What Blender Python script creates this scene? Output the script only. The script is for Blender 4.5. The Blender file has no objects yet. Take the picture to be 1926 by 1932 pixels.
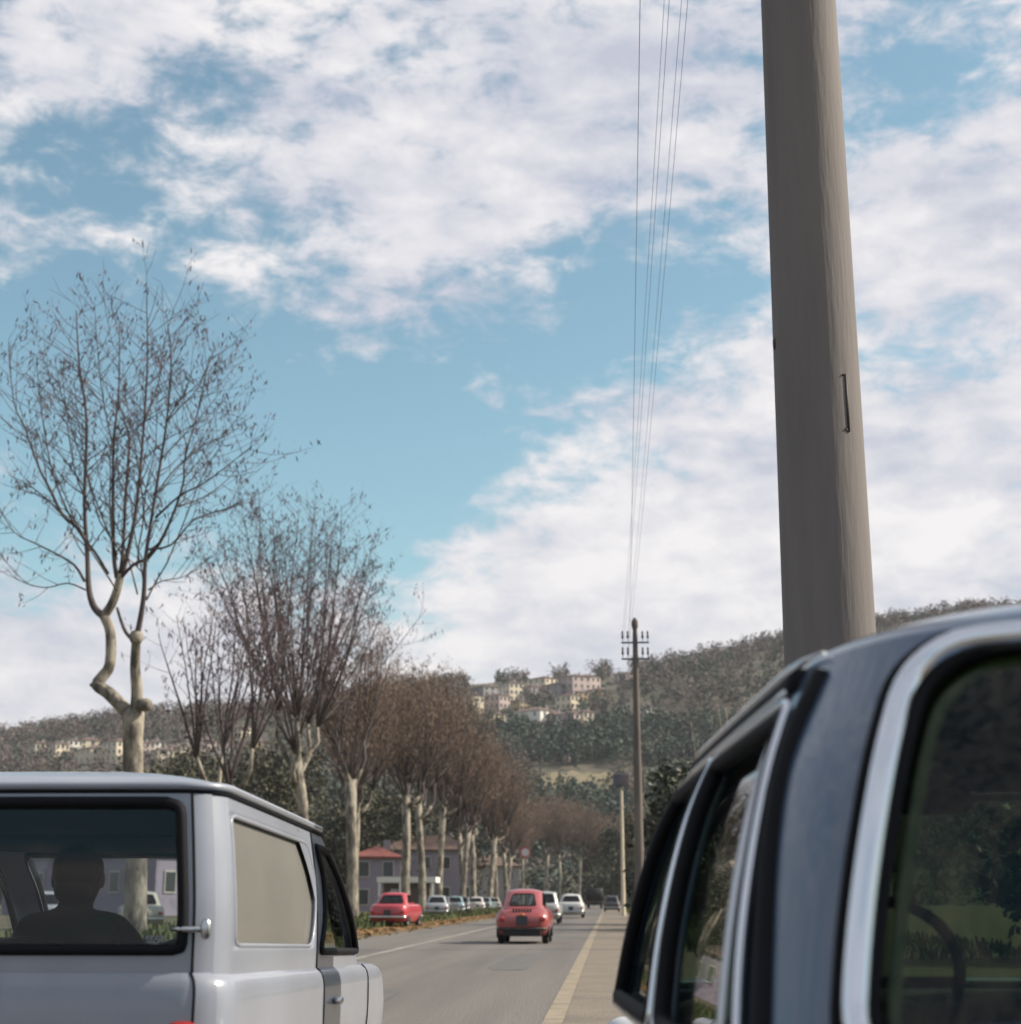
import bpy, math, random
import numpy as np
from mathutils import Vector, Matrix

# ------------------------------------------------------------------ camera, sky, sun, exposure
sc = bpy.context.scene
COL = sc.collection
PI = math.pi
R = math.radians
CAM_H, FPX, PITCH, YAW = 1.05, 2960.0, R(13.89), R(3.47)
cam_d = bpy.data.cameras.new('camera')
cam_d.sensor_fit = 'HORIZONTAL'; cam_d.sensor_width = 36.0
cam_d.lens = FPX / 1926.0 * 36.0
cam_d.clip_start = 0.05; cam_d.clip_end = 9000.0
cam_d.dof.use_dof = True; cam_d.dof.focus_distance = 8.0; cam_d.dof.aperture_fstop = 3.8
cam = bpy.data.objects.new('camera', cam_d); COL.objects.link(cam)
cam.location = (0, 0, CAM_H); cam.rotation_euler = (PI / 2 + PITCH, 0, YAW)
sc.camera = cam
_f = np.array([-math.sin(YAW) * math.cos(PITCH), math.cos(YAW) * math.cos(PITCH), math.sin(PITCH)])
_r = np.array([math.cos(YAW), math.sin(YAW), 0.0]); _u = np.cross(_r, _f)
def ray(x, y):
    return _f * FPX + _r * (x - 963.0) - _u * (y - 966.0)
def at(x, y, Y):                       # photograph measure (1926 wide) at a real distance Y along the road -> world point
    d = ray(x, y); p = np.array([0, 0, CAM_H]) + d * (Y / d[1])
    return Vector(p)

SUN_AZ, SUN_EL = R(81), R(36)          # clockwise from the road direction
sc.view_settings.view_transform = 'Standard'; sc.view_settings.look = 'None'
sc.view_settings.exposure = 0.60; sc.view_settings.gamma = 1.0
sc.view_settings.use_curve_mapping = False
sc.cycles.use_denoising = True
sc.cycles.max_bounces = 8; sc.cycles.transparent_max_bounces = 16
sc.cycles.caustics_reflective = False; sc.cycles.caustics_refractive = False

w = bpy.data.worlds.new('World'); sc.world = w; w.use_nodes = True
nt = w.node_tree; nt.nodes.clear()
def wn(t, **k):
    n = nt.nodes.new(t)
    for a, b in k.items(): setattr(n, a, b)
    return n
def wl(a, b): nt.links.new(a, b)
def wm(op, a, b=None, c=None, clamp=False):
    n = wn('ShaderNodeMath', operation=op, use_clamp=clamp)
    for i, v in enumerate((a, b, c)):
        if v is None: continue
        if isinstance(v, (int, float)): n.inputs[i].default_value = v
        else: wl(v, n.inputs[i])
    return n.outputs[0]
sky = wn('ShaderNodeTexSky'); sky.sky_type = 'NISHITA'; sky.sun_disc = False
sky.sun_elevation = SUN_EL; sky.sun_rotation = SUN_AZ
sky.altitude = 100; sky.air_density = 1.0; sky.dust_density = 1.2; sky.ozone_density = 1.0
tc = wn('ShaderNodeTexCoord')
sep = wn('ShaderNodeSeparateXYZ'); wl(tc.outputs['Generated'], sep.inputs[0])
def wnoise(scale, detail, rough, dist=0.0, vec=None):
    n = wn('ShaderNodeTexNoise'); n.noise_dimensions = '3D'
    n.inputs['Scale'].default_value = scale; n.inputs['Detail'].default_value = detail
    n.inputs['Roughness'].default_value = rough; n.inputs['Distortion'].default_value = dist
    wl(vec, n.inputs['Vector']); return n.outputs['Fac']
mp = wn('ShaderNodeMapping'); mp.inputs['Scale'].default_value = (1, 1, 1.55); mp.inputs['Location'].default_value = (3.1, 1.7, 0.4)
wl(tc.outputs['Generated'], mp.inputs['Vector'])
mp2 = wn('ShaderNodeMapping'); mp2.inputs['Scale'].default_value = (1, 1, 3.2); mp2.inputs['Rotation'].default_value = (0, R(14), 0)
wl(tc.outputs['Generated'], mp2.inputs['Vector'])
mp3 = wn('ShaderNodeMapping'); mp3.inputs['Scale'].default_value = (1, 1, 1.9); mp3.inputs['Rotation'].default_value = (0, R(10), 0)
wl(tc.outputs['Generated'], mp3.inputs['Vector'])
big = wnoise(7.0, 4, 0.55, 0.3, mp.outputs[0])
fine = wnoise(27, 7, 0.62, 0.25, mp3.outputs[0])
# where the clouds and the clear gaps stand (photograph measures; radii; weight)
BLOBS = [(150, 320, 150, 170, -.55), (390, 140, 110, 75, -.55), (120, 830, 420, 300, -.62), (640, 800, 260, 170, -.62),
         (240, 620, 220, 160, -.35), (1080, 620, 270, 110, -.58), (860, 800, 300, 125, -.60), (1760, 140, 170, 90, -.50),
         (1750, 660, 160, 70, -.30), (1330, 570, 150, 130, -.36), (720, 980, 170, 120, -.62), (1250, 400, 170, 100, -.28), (950, 180, 200, 60, -.15), (1000, 470, 260, 60, -.2),
         (700, 300, 430, 230, .30), (150, 110, 120, 100, .40), (1180, 190, 260, 170, .26), (150, 440, 130, 32, .42),
         (1300, 1090, 460, 200, .62), (1760, 420, 200, 130, .62), (1750, 1000, 260, 260, .66), (200, 1240, 270, 150, .62),
         (650, 1320, 420, 110, .5), (560, 560, 170, 70, .20), (1180, 800, 160, 40, .28)]
cov = None
for (bx, by, sx, sy, wt) in BLOBS:
    d = ray(bx, by); d = d / np.linalg.norm(d)
    ax = wm('DIVIDE', wm('SUBTRACT', sep.outputs[0], float(d[0])), sx / FPX * 0.97)
    az = wm('DIVIDE', wm('SUBTRACT', sep.outputs[2], float(d[2])), sy / FPX * 0.93)
    q = wm('ADD', wm('MULTIPLY', ax, ax), wm('MULTIPLY', az, az))
    g = wm('MULTIPLY', wm('EXPONENT', wm('MULTIPLY', q, -0.8)), wt)
    cov = g if cov is None else wm('ADD', cov, g)
nn = wm('ADD', wm('MULTIPLY', wm('SUBTRACT', big, .5), 1.5), wm('MULTIPLY', wm('SUBTRACT', fine, .5), 2.3))
val = wm('ADD', wm('ADD', nn, cov), 0.22)
mr = wn('ShaderNodeMapRange', interpolation_type='SMOOTHSTEP'); mr.inputs['From Min'].default_value = -.34; mr.inputs['From Max'].default_value = .46
wl(val, mr.inputs['Value'])
alpha = mr.outputs[0]
# cloud body: thick parts brighter, greyer towards lower bellies
low = wnoise(6.5, 3, .55, .2, mp2.outputs[0])
bell = wm('ADD', wm('ADD', wm('MULTIPLY', wm('SUBTRACT', low, .5), 2.6), wm('MULTIPLY', wm('SUBTRACT', fine, .5), 1.0)), wm('MULTIPLY', val, .40))
mr2 = wn('ShaderNodeMapRange'); mr2.inputs['From Min'].default_value = -.35; mr2.inputs['From Max'].default_value = .75
wl(bell, mr2.inputs['Value'])
ccol = wn('ShaderNodeMix', data_type='RGBA'); wl(mr2.outputs[0], ccol.inputs[0])
ccol.inputs[6].default_value = (5.3, 5.6, 6.7, 1); ccol.inputs[7].default_value = (9.2, 8.95, 9.0, 1)
tint = wn('ShaderNodeMix', data_type='RGBA', blend_type='MULTIPLY'); tint.inputs[0].default_value = 1.0
wl(sky.outputs[0], tint.inputs[6]); tint.inputs[7].default_value = (1.36, 1.74, 1.50, 1)
mx = wn('ShaderNodeMix', data_type='RGBA'); wl(alpha, mx.inputs[0]); wl(tint.outputs[2], mx.inputs[6]); wl(ccol.outputs[2], mx.inputs[7])
w.cycles.sampling_method = 'MANUAL'; w.cycles.sample_map_resolution = 256
bg = wn('ShaderNodeBackground'); bg.inputs['Strength'].default_value = 0.066; wl(mx.outputs[2], bg.inputs['Color'])
wo = wn('ShaderNodeOutputWorld'); wl(bg.outputs[0], wo.inputs[0])

sun_d = bpy.data.lights.new('sun', 'SUN'); sun_d.energy = 5.0; sun_d.angle = R(0.6); sun_d.color = (1.0, .90, .76)
sun = bpy.data.objects.new('sun', sun_d); COL.objects.link(sun)
sd = Vector((math.sin(SUN_AZ) * math.cos(SUN_EL), math.cos(SUN_AZ) * math.cos(SUN_EL), math.sin(SUN_EL)))
sun.rotation_euler = (-sd).to_track_quat('-Z', 'Y').to_euler(); sun.location = (40, 20, 60)

# ------------------------------------------------------------------ helpers
random.seed(7)
ALB = .80
def material(name, c, c2=None, rough=.6, metal=0.0, scale=4.0, detail=6, bump=0.0, bscale=None, coat=0.0, spec=.5, stretch=(1, 1, 1), lo=.35, hi=.65):
    m = bpy.data.materials.new(name); m.use_nodes = True
    n = m.node_tree.nodes; b = n['Principled BSDF']; L = m.node_tree.links.new
    if metal < .9:
        c = tuple(v * ALB for v in c); c2 = None if c2 is None else tuple(v * ALB for v in c2)
    b.inputs['Base Color'].default_value = (*c, 1); b.inputs['Roughness'].default_value = rough
    b.inputs['Metallic'].default_value = metal; b.inputs['Coat Weight'].default_value = coat
    b.inputs['Coat Roughness'].default_value = .06; b.inputs['Specular IOR Level'].default_value = spec
    if c2 is not None or bump:
        t = n.new('ShaderNodeTexCoord'); mpn = n.new('ShaderNodeMapping'); mpn.inputs['Scale'].default_value = stretch
        L(t.outputs['Object'], mpn.inputs[0])
    if c2 is not None:
        z = n.new('ShaderNodeTexNoise'); z.inputs['Scale'].default_value = scale; z.inputs['Detail'].default_value = detail
        z.inputs['Roughness'].default_value = .62
        L(mpn.outputs[0], z.inputs['Vector'])
        r = n.new('ShaderNodeValToRGB'); r.color_ramp.elements[0].position = lo; r.color_ramp.elements[1].position = hi
        r.color_ramp.elements[0].color = (*c, 1); r.color_ramp.elements[1].color = (*c2, 1)
        L(z.outputs['Fac'], r.inputs[0]); L(r.outputs[0], b.inputs['Base Color'])
    if bump:
        z = n.new('ShaderNodeTexNoise'); z.inputs['Scale'].default_value = bscale or scale * 4; z.inputs['Detail'].default_value = 5
        L(mpn.outputs[0], z.inputs['Vector'])
        q = n.new('ShaderNodeBump'); q.inputs['Strength'].default_value = bump; q.inputs['Distance'].default_value = .05
        L(z.outputs['Fac'], q.inputs['Height']); L(q.outputs[0], b.inputs['Normal'])
    return m
def glass(name, tint=(.75, .8, .78), refl=1.0, rough=.02, ior=1.5):
    m = bpy.data.materials.new(name); m.use_nodes = True; n = m.node_tree.nodes; L = m.node_tree.links.new
    n.clear(); o = n.new('ShaderNodeOutputMaterial'); tr = n.new('ShaderNodeBsdfTransparent'); gl = n.new('ShaderNodeBsdfGlossy')
    tr.inputs[0].default_value = (*tint, 1); gl.inputs['Color'].default_value = (refl, refl, refl, 1); gl.inputs['Roughness'].default_value = rough
    fr = n.new('ShaderNodeFresnel'); ge = n.new('ShaderNodeNewGeometry'); ma = n.new('ShaderNodeMath'); ma.operation = 'MULTIPLY_ADD'; ma.inputs[1].default_value = 1 / ior - ior; ma.inputs[2].default_value = ior
    L(ge.outputs['Backfacing'], ma.inputs[0]); L(ma.outputs[0], fr.inputs[0])      # a pane reflects alike from both sides
    mi = n.new('ShaderNodeMixShader')
    L(fr.outputs[0], mi.inputs[0]); L(tr.outputs[0], mi.inputs[1]); L(gl.outputs[0], mi.inputs[2]); L(mi.outputs[0], o.inputs[0])
    return m

class MB:
    def __init__(s): s.v = []; s.f = []
    def add(s, vs, fs):
        o = len(s.v); s.v.extend(tuple(map(float, p)) for p in vs); s.f.extend(tuple(i + o for i in f) for f in fs)
    def box(s, c, h, rz=0.0, bev=0.0):
        x, y, z = h; ca, sa = math.cos(rz), math.sin(rz)
        if bev <= 0:
            vs = [(a * x, b * y, d * z) for d in (-1, 1) for b in (-1, 1) for a in (-1, 1)]
            fs = [(0, 2, 3, 1), (4, 5, 7, 6), (0, 1, 5, 4), (2, 6, 7, 3), (0, 4, 6, 2), (1, 3, 7, 5)]
        else:
            vs = []; 
            for d in (-1, 1):
                for (sx, sy) in ((-1, -1), (1, -1), (1, 1), (-1, 1)):
                    pass
            ring = [(-x + bev, -y), (x - bev, -y), (x, -y + bev), (x, y - bev), (x - bev, y), (-x + bev, y), (-x, y - bev), (-x, -y + bev)]
            k = (x - bev) / x, (y - bev) / y
            for zz, sc_ in ((-z, 1), (-z + bev, 0), (z - bev, 0), (z, 1)):
                for (a, b) in ring: vs.append((a * (k[0] if sc_ else 1), b * (k[1] if sc_ else 1), zz))
            fs = [tuple(range(7, -1, -1)), tuple(range(24, 32))]
            for l in range(3):
                for i in range(8): fs.append((l * 8 + i, l * 8 + (i + 1) % 8, l * 8 + 8 + (i + 1) % 8, l * 8 + 8 + i))
        s.add([(c[0] + a * ca - b * sa, c[1] + a * sa + b * ca, c[2] + d) for a, b, d in vs], fs)
    def tube(s, pts, rad, n=8, closed=False, caps=True):
        pts = [Vector(p) for p in pts]; m = len(pts)
        if not hasattr(rad, '__len__'): rad = [rad] * m
        rings = []; up = None
        for i, p in enumerate(pts):
            a = pts[(i - 1) % m] if (closed or i > 0) else p; b = pts[(i + 1) % m] if (closed or i < m - 1) else p
            t = (b - a); t = t.normalized() if t.length > 1e-9 else Vector((0, 0, 1))
            if up is None: up = Vector((1, 0, 0)) if abs(t.x) < .8 else Vector((0, 1, 0))
            x = (up - t * up.dot(t)); x = x.normalized() if x.length > 1e-6 else t.orthogonal().normalized()
            up = x; y = t.cross(x)
            rings.append([p + (x * math.cos(2 * PI * k / n) + y * math.sin(2 * PI * k / n)) * rad[i] for k in range(n)])
        vs = [q for rg in rings for q in rg]; fs = []
        for i in range(m if closed else m - 1):
            j = (i + 1) % m
            for k in range(n): fs.append((i * n + k, i * n + (k + 1) % n, j * n + (k + 1) % n, j * n + k))
        if caps and not closed: fs += [tuple(range(n - 1, -1, -1)), tuple((m - 1) * n + k for k in range(n))]
        s.add(vs, fs)
    def lathe(s, prof, c=(0, 0, 0), axis='z', n=24):
        vs = []; fs = []
        for (r_, h_) in prof:
            for k in range(n):
                a = 2 * PI * k / n; p = (r_ * math.cos(a), r_ * math.sin(a), h_)
                if axis == 'x': p = (p[2], p[0], p[1])
                elif axis == 'y': p = (p[1], p[2], p[0])
                vs.append((p[0] + c[0], p[1] + c[1], p[2] + c[2]))
        for i in range(len(prof) - 1):
            for k in range(n): fs.append((i * n + k, i * n + (k + 1) % n, (i + 1) * n + (k + 1) % n, (i + 1) * n + k))
        s.add(vs, fs)
    def sell(s, c, h, e=3.5, M=None, nu=20, nv=12):      # soft rounded block
        def sp(v, q): return math.copysign(abs(v) ** q, v)
        q = 2.0 / e; vs = []; fs = []
        for i in range(nv + 1):
            ph = -PI / 2 + PI * i / nv
            for k in range(nu):
                th = 2 * PI * k / nu
                p = Vector((h[0] * sp(math.cos(ph), q) * sp(math.cos(th), q), h[1] * sp(math.cos(ph), q) * sp(math.sin(th), q), h[2] * sp(math.sin(ph), q)))
                if M is not None: p = M @ p
                vs.append(Vector(c) + p)
        for i in range(nv):
            for k in range(nu): fs.append((i * nu + k, i * nu + (k + 1) % nu, (i + 1) * nu + (k + 1) % nu, (i + 1) * nu + k))
        s.add(vs, fs)
    def build(s, name, mat, parent=None, smooth=True, loc=None, rz=0.0, auto=None):
        me = bpy.data.meshes.new(name); me.from_pydata(s.v, [], s.f); me.validate(); me.update()
        if mat is not None: me.materials.append(mat)
        if smooth: me.shade_smooth()
        if auto: me.set_sharp_from_angle(angle=R(auto))
        o = bpy.data.objects.new(name, me); COL.objects.link(o)
        if parent is not None: o.parent = parent
        if loc is not None: o.location = loc
        if rz: o.rotation_euler = (0, 0, rz)
        return o
def np_mesh(name, V, Fidx, mat, parent=None, smooth=False):
    V = np.asarray(V, dtype=np.float32); Fidx = np.asarray(Fidx, dtype=np.int32)
    me = bpy.data.meshes.new(name); k = Fidx.shape[1]
    me.vertices.add(len(V)); me.vertices.foreach_set('co', V.ravel())
    me.loops.add(Fidx.size); me.loops.foreach_set('vertex_index', Fidx.ravel())
    me.polygons.add(len(Fidx)); me.polygons.foreach_set('loop_start', np.arange(0, Fidx.size, k, dtype=np.int32))
    me.polygons.foreach_set('loop_total', np.full(len(Fidx), k, dtype=np.int32))
    me.update(); me.validate()
    if mat is not None: me.materials.append(mat)
    if smooth: me.shade_smooth()
    o = bpy.data.objects.new(name, me); COL.objects.link(o)
    if parent is not None: o.parent = parent
    return o
def tag(o, label=None, cat=None, group=None, kind=None):
    if label: o['label'] = label
    if cat: o['category'] = cat
    if group: o['group'] = group
    if kind: o['kind'] = kind
    return o
def empty(name, loc, rz=0.0):
    o = bpy.data.objects.new(name, None); COL.objects.link(o); o.location = loc; o.rotation_euler = (0, 0, rz); o.empty_display_size = .3
    return o
def copy_tree(o, parent=None):
    c = o.copy(); COL.objects.link(c); c.parent = parent
    for ch in list(o.children): copy_tree(ch, c)
    return c
def link_copy(src, parent, loc=None, rz=None, scale=None):
    c = src.copy(); COL.objects.link(c); c.parent = parent
    if loc is not None: c.location = loc
    if rz is not None: c.rotation_euler = (0, 0, rz)
    if scale is not None: c.scale = scale
    return c
# ------------------------------------------------------------------ materials
M = {}
M['asphalt'] = material('asphalt', (.118, .110, .104), (.205, .188, .172), rough=.88, scale=1.1, detail=10, bump=.25, bscale=60, spec=.3, lo=.28, hi=.74, stretch=(1, .035, 1))
M['ground'] = material('ground_soil', (.085, .085, .035), (.16, .12, .06), rough=.95, scale=.4, detail=8, bump=.4, bscale=6)
M['shoulder'] = material('gravel_shoulder', (.165, .142, .115), (.235, .195, .152), rough=.95, scale=1.3, detail=9, bump=.4, bscale=30)
M['verge'] = material('leafy_verge', (.14, .085, .03), (.10, .105, .03), rough=.95, scale=.5, detail=8, bump=.4, bscale=10)
M['line'] = material('worn_line_paint', (.33, .27, .185), (.19, .165, .135), rough=.85, scale=2.2, detail=10, lo=.40, hi=.66)
M['centre'] = material('worn_centre_paint', (.36, .33, .28), (.18, .175, .165), rough=.8, scale=2.0, detail=10, lo=.40, hi=.62)
M['leaf'] = material('dry_leaf', (.34, .185, .06), (.20, .12, .05), rough=.8, scale=.7, detail=3)
M['hill'] = material('hill_soil', (.06, .065, .045), (.13, .11, .075), rough=.95, scale=.02, detail=8)
M['field'] = material('dry_field', (.30, .235, .14), (.17, .155, .09), rough=.95, scale=.11, detail=8)
M['bark'] = material('plane_bark', (.36, .32, .255), (.09, .078, .065), rough=.9, scale=2.6, detail=9, bump=.7, bscale=7, stretch=(1, 1, .45), lo=.42, hi=.60)
M['limb'] = material('limb_bark', (.115, .092, .085), (.07, .056, .06), rough=.9, scale=3, detail=4)
M['twig'] = material('twig_bark', (.115, .082, .085), (.066, .043, .046), rough=.9, scale=1.0, detail=2)
M['twig_far'] = material('twig_bark_brown', (.245, .168, .122), (.135, .09, .07), rough=.9, scale=.5, detail=2)
M['bud'] = material('dry_seed_cluster', (.135, .085, .092), (.07, .048, .062), rough=.9, scale=2, detail=2)
M['evergreen'] = material('evergreen_leaf', (.022, .034, .018), (.055, .068, .032), rough=.6, scale=.9, detail=5)
M['olive_tree'] = material('dull_olive_leaf', (.045, .05, .028), (.10, .092, .055), rough=.8, scale=.5, detail=5)
M['pine'] = material('far_evergreen', (.026, .052, .040), (.072, .098, .066), rough=.8, scale=.05, detail=6)
M['wood_bare'] = material('far_bare_wood', (.095, .075, .073), (.195, .155, .14), rough=.9, scale=.045, detail=6)
M['wood_olive'] = material('far_olive_scrub', (.07, .078, .052), (.135, .125, .085), rough=.9, scale=.03, detail=6)
M['grass'] = material('verge_grass', (.05, .085, .022), (.12, .13, .045), rough=.9, scale=1.0, detail=5)
M['concrete'] = material('pole_concrete', (.215, .19, .178), (.125, .113, .116), rough=.88, scale=3.2, detail=12, bump=.10, bscale=55, stretch=(1, 1, .10), lo=.30, hi=.72)
M['concrete2'] = material('weathered_pole', (.19, .16, .135), (.10, .085, .08), rough=.9, scale=2.5, detail=8, stretch=(1, 1, .2))
M['iron'] = material('dark_iron', (.045, .04, .042), (.09, .07, .06), rough=.6, metal=.3, scale=8)
M['porcelain'] = material('insulator_glaze', (.10, .075, .07), rough=.25)
M['wire'] = material('wire_metal', (.16, .18, .23), rough=.6)
M['rubber'] = material('window_rubber', (.010, .010, .013), rough=.7, spec=.15)
M['tyre'] = material('tyre_rubber', (.016, .016, .017), (.028, .027, .026), rough=.85, scale=8)
M['chrome'] = material('chrome', (.66, .68, .72), rough=.16, metal=1.0)
M['dullchrome'] = material('dull_chrome', (.50, .50, .52), rough=.32, metal=1.0)
M['black'] = material('underside_black', (.014, .014, .016), rough=.8)
M['van_inner'] = material('van_inner_trim', (.055, .068, .082), (.07, .082, .095), rough=.85, scale=5)
M['interior'] = material('dark_interior', (.022, .024, .028), (.035, .035, .038), rough=.85, scale=5)
M['headliner'] = material('grey_headliner', (.10, .11, .11), rough=.9)
M['seat_dark'] = material('seat_vinyl', (.030, .030, .036), (.018, .018, .022), rough=.5, scale=9)
M['wheel_rim'] = material('wheel_rim', (.40, .40, .41), rough=.35, metal=.7)
M['lamp_red'] = material('tail_lamp_red', (.42, .02, .015), rough=.12, coat=.8)
M['glint_amber'] = material('plate_lamp_glint', (.65, .22, .02), rough=.15, coat=.8)  # amber painted in for a yellow glint, used on the plate lamp only
M['lamp_clear'] = material('lamp_lens', (.62, .64, .66), rough=.08, coat=.8)
M['plate'] = material('number_plate', (.035, .038, .045), rough=.5)
M['plate_white'] = material('number_plate_digits', (.62, .62, .60), rough=.5)
M['van_paint'] = material('van_grey_white_paint', (.32, .345, .41), (.265, .285, .34), rough=.34, coat=.5, scale=1.3, detail=8)
M['van_panel'] = material('van_side_panel_paint', (.185, .178, .160), (.155, .150, .138), rough=.5, scale=1.6, detail=8, coat=.15)
M['blue_paint'] = material('blue_grey_metal_paint', (.055, .10, .175), (.048, .088, .155), rough=.30, coat=.9, scale=2, detail=3)
M['glass_near'] = glass('car_window_glass', (.60, .66, .62)); M['glass_van'] = glass('van_window_glass', (.78, .82, .84), ior=1.40)
M['glass_dark'] = glass('dark_green_glass', (.30, .37, .29), ior=1.36); M['trim_green'] = material('pale_green_trim', (.30, .33, .17), rough=.7)
M['glass_far'] = glass('far_car_glass', (.10, .11, .12))
M['skin'] = material('skin', (.42, .25, .17), rough=.6)
M['hair'] = material('dark_hair', (.016, .012, .010), rough=.7)
M['jacket'] = material('dark_jacket', (.025, .028, .04), rough=.9)

# ------------------------------------------------------------------ ground, road, verges
def sheet(name, x0, x1, y0, y1, z, mat, nx=1, ny=1, wob=0.0, kind='structure', parent=None):
    mb = MB(); rnd = random.Random(hash((x0, y0)) & 0xffff)
    for j in range(ny + 1):
        for i in range(nx + 1):
            x = x0 + (x1 - x0) * i / nx; y = y0 + (y1 - y0) * j / ny
            if wob and 0 < j < ny and i in (0, nx): x += rnd.uniform(-wob, wob)
            mb.v.append((x, y, z))
    for j in range(ny):
        for i in range(nx):
            a = j * (nx + 1) + i; mb.f.append((a, a + 1, a + nx + 2, a + nx + 1))
    o = mb.build(name, mat, parent, smooth=False)
    if kind and parent is None: o['kind'] = kind
    return o
sheet('ground', -3000, 3000, -60, 4200, -.03, M['ground'])
sheet('road', -7.0, -.55, -40, 420, 0.0, M['asphalt'], 1, 230, .05)
sheet('shoulder', -.75, 3.2, -40, 420, -.006, M['shoulder'], 1, 230, .0)
sheet('verge', -17.5, -6.9, -40, 420, -.012, M['verge'], 1, 200, .0)
sheet('edge_line', -.60, -.42, 2, 330, .004, M['line'], 1, 160, .0)
sheet('centre_line', -4.74, -4.58, 2, 330, .004, M['centre'], 1, 160, .015)
# a few tarred repairs lying on the asphalt
mpatch = material('tar_repair', (.10, .097, .095), (.135, .13, .125), rough=.85, scale=2, detail=8)
for (px, py, hx, hy) in ((-3.1, 17.5, .7, 2.2), (-1.6, 29.0, .35, 4.0), (-5.6, 33.0, .5, 3.0), (-2.6, 62.0, .9, 5.0)):
    mb = MB(); n = 22; rr_ = random.Random(int(px * 100))
    mb.v = [(px + hx * math.copysign(abs(math.cos(a)) ** .5, math.cos(a)) * rr_.uniform(.93, 1.05), py + hy * math.copysign(abs(math.sin(a)) ** .5, math.sin(a)) * rr_.uniform(.95, 1.04), .004) for a in [2 * PI * k / n for k in range(n)]]
    mb.f = [tuple(range(n))]
    mb.build('road_repair', mpatch, None, smooth=False)['kind'] = 'structure'

# leaf litter on the verge and grass
rs = np.random.RandomState(3)
def scatter_quads(name, P, size, mat, label, cat, flat=True, seed=1, tall=1.0):
    r_ = np.random.RandomState(seed); n = len(P)
    a = r_.uniform(0, 2 * PI, n); s = size * r_.uniform(.6, 1.4, n)
    if flat:
        t1 = np.stack([np.cos(a), np.sin(a), r_.uniform(-.3, .3, n)], 1); t2 = np.stack([-np.sin(a), np.cos(a), r_.uniform(-.3, .3, n)], 1)
    else:
        t1 = np.stack([np.cos(a) * .35, np.sin(a) * .35, np.zeros(n)], 1); t2 = np.stack([r_.uniform(-.4, .4, n), r_.uniform(-.4, .4, n), np.full(n, tall)], 1)
    h1 = t1 * s[:, None] * .5; h2 = t2 * s[:, None] * .5; b = P + (0 if flat else h2)
    V = np.stack([b - h1 - h2, b + h1 - h2, b + h1 * .6 + h2, b - h1 * .6 + h2], 1).reshape(-1, 3)
    o = np_mesh(name, V, np.arange(4 * n).reshape(-1, 4), mat)
    tag(o, label, cat, kind='stuff'); return o
n = 9000
P = np.stack([-8.3 + rs.normal(0, .75, n), rs.uniform(14, 150, n) ** 1.0, np.full(n, .012)], 1); P[:, 0] = np.minimum(P[:, 0], -6.75)
scatter_quads('leaf_litter', P, .11, M['leaf'], 'orange dry leaves strewn along the verge beside the road', 'leaf litter', True, 5)
n = 9000
P = np.stack([rs.uniform(-17, -8.8, n), rs.uniform(20, 170, n), np.full(n, -.01)], 1)
scatter_quads('verge_grass', P, .22, M['grass'], 'low green grass on the verge under the plane trees', 'grass', False, 6)
n = 16000
P = np.stack([rs.uniform(1.6, 9, n), rs.uniform(30, 190, n), np.full(n, -.02)], 1)
scatter_quads('bank_grass', P, .17, M['grass'], 'green grass on the bank beside the pole line', 'grass', False, 8)

# ------------------------------------------------------------------ hill
RX = [-1500, -600, -305, -222, -180, -120, -76, -11, 20, 56, 90, 180, 420, 900, 1500]
RZ = [35, 62, 82, 92, 95, 101, 108, 113, 115, 122, 129, 142, 150, 120, 80]
_rs = np.random.RandomState(11); _ph = _rs.uniform(0, 6.28, (12, 2)); _fr = _rs.uniform(.008, .045, (12, 2))
def hill_z(x, y):
    x = np.asarray(x, float); y = np.asarray(y, float)
    r_ = np.interp(x, RX, RZ)
    t = np.clip((y - 330.0) / (800.0 - 330.0), 0, 1); s = t * t * (3 - 2 * t) * .55 + t * .45
    nz = sum(np.sin(x * f[0] + p[0]) * np.sin(y * f[1] + p[1]) for f, p in zip(_fr, _ph)) * .9
    back = np.clip((y - 820) / 500.0, 0, 1)
    return -3.0 + (r_ + 3.0) * s * (1 - .25 * back) + nz * np.clip(t * 3, 0, 1)
nx, ny = 190, 90
gx = np.linspace(-1500, 1500, nx); gx = np.sign(gx) * (np.abs(gx) / 1500) ** 1.7 * 1500; gy = np.concatenate([np.linspace(325, 900, 70), np.linspace(930, 2400, 20)])
GX, GY = np.meshgrid(gx, gy); GZ = hill_z(GX, GY)
V = np.stack([GX.ravel(), GY.ravel(), GZ.ravel()], 1); ii = np.arange((ny - 1) * nx).reshape(ny - 1, nx)[:, :-1].ravel()
hill = np_mesh('hill', V, np.stack([ii, ii + 1, ii + nx + 1, ii + nx], 1), M['hill'], smooth=True); hill['kind'] = 'structure'
def on_hill(x, y, dmax=1400):          # where the sight line of a photograph measure meets the slope
    d = ray(x, y); prev = 330.0
    for Y in np.arange(332, dmax, 2.0):
        p = np.array([0, 0, CAM_H]) + d * (Y / d[1])
        if hill_z(p[0], p[1]) >= p[2]: return Vector((p[0], p[1], float(hill_z(p[0], p[1]))))
    p = np.array([0, 0, CAM_H]) + d * (800 / d[1]); return Vector((p[0], 800, float(hill_z(p[0], 800))))
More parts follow.
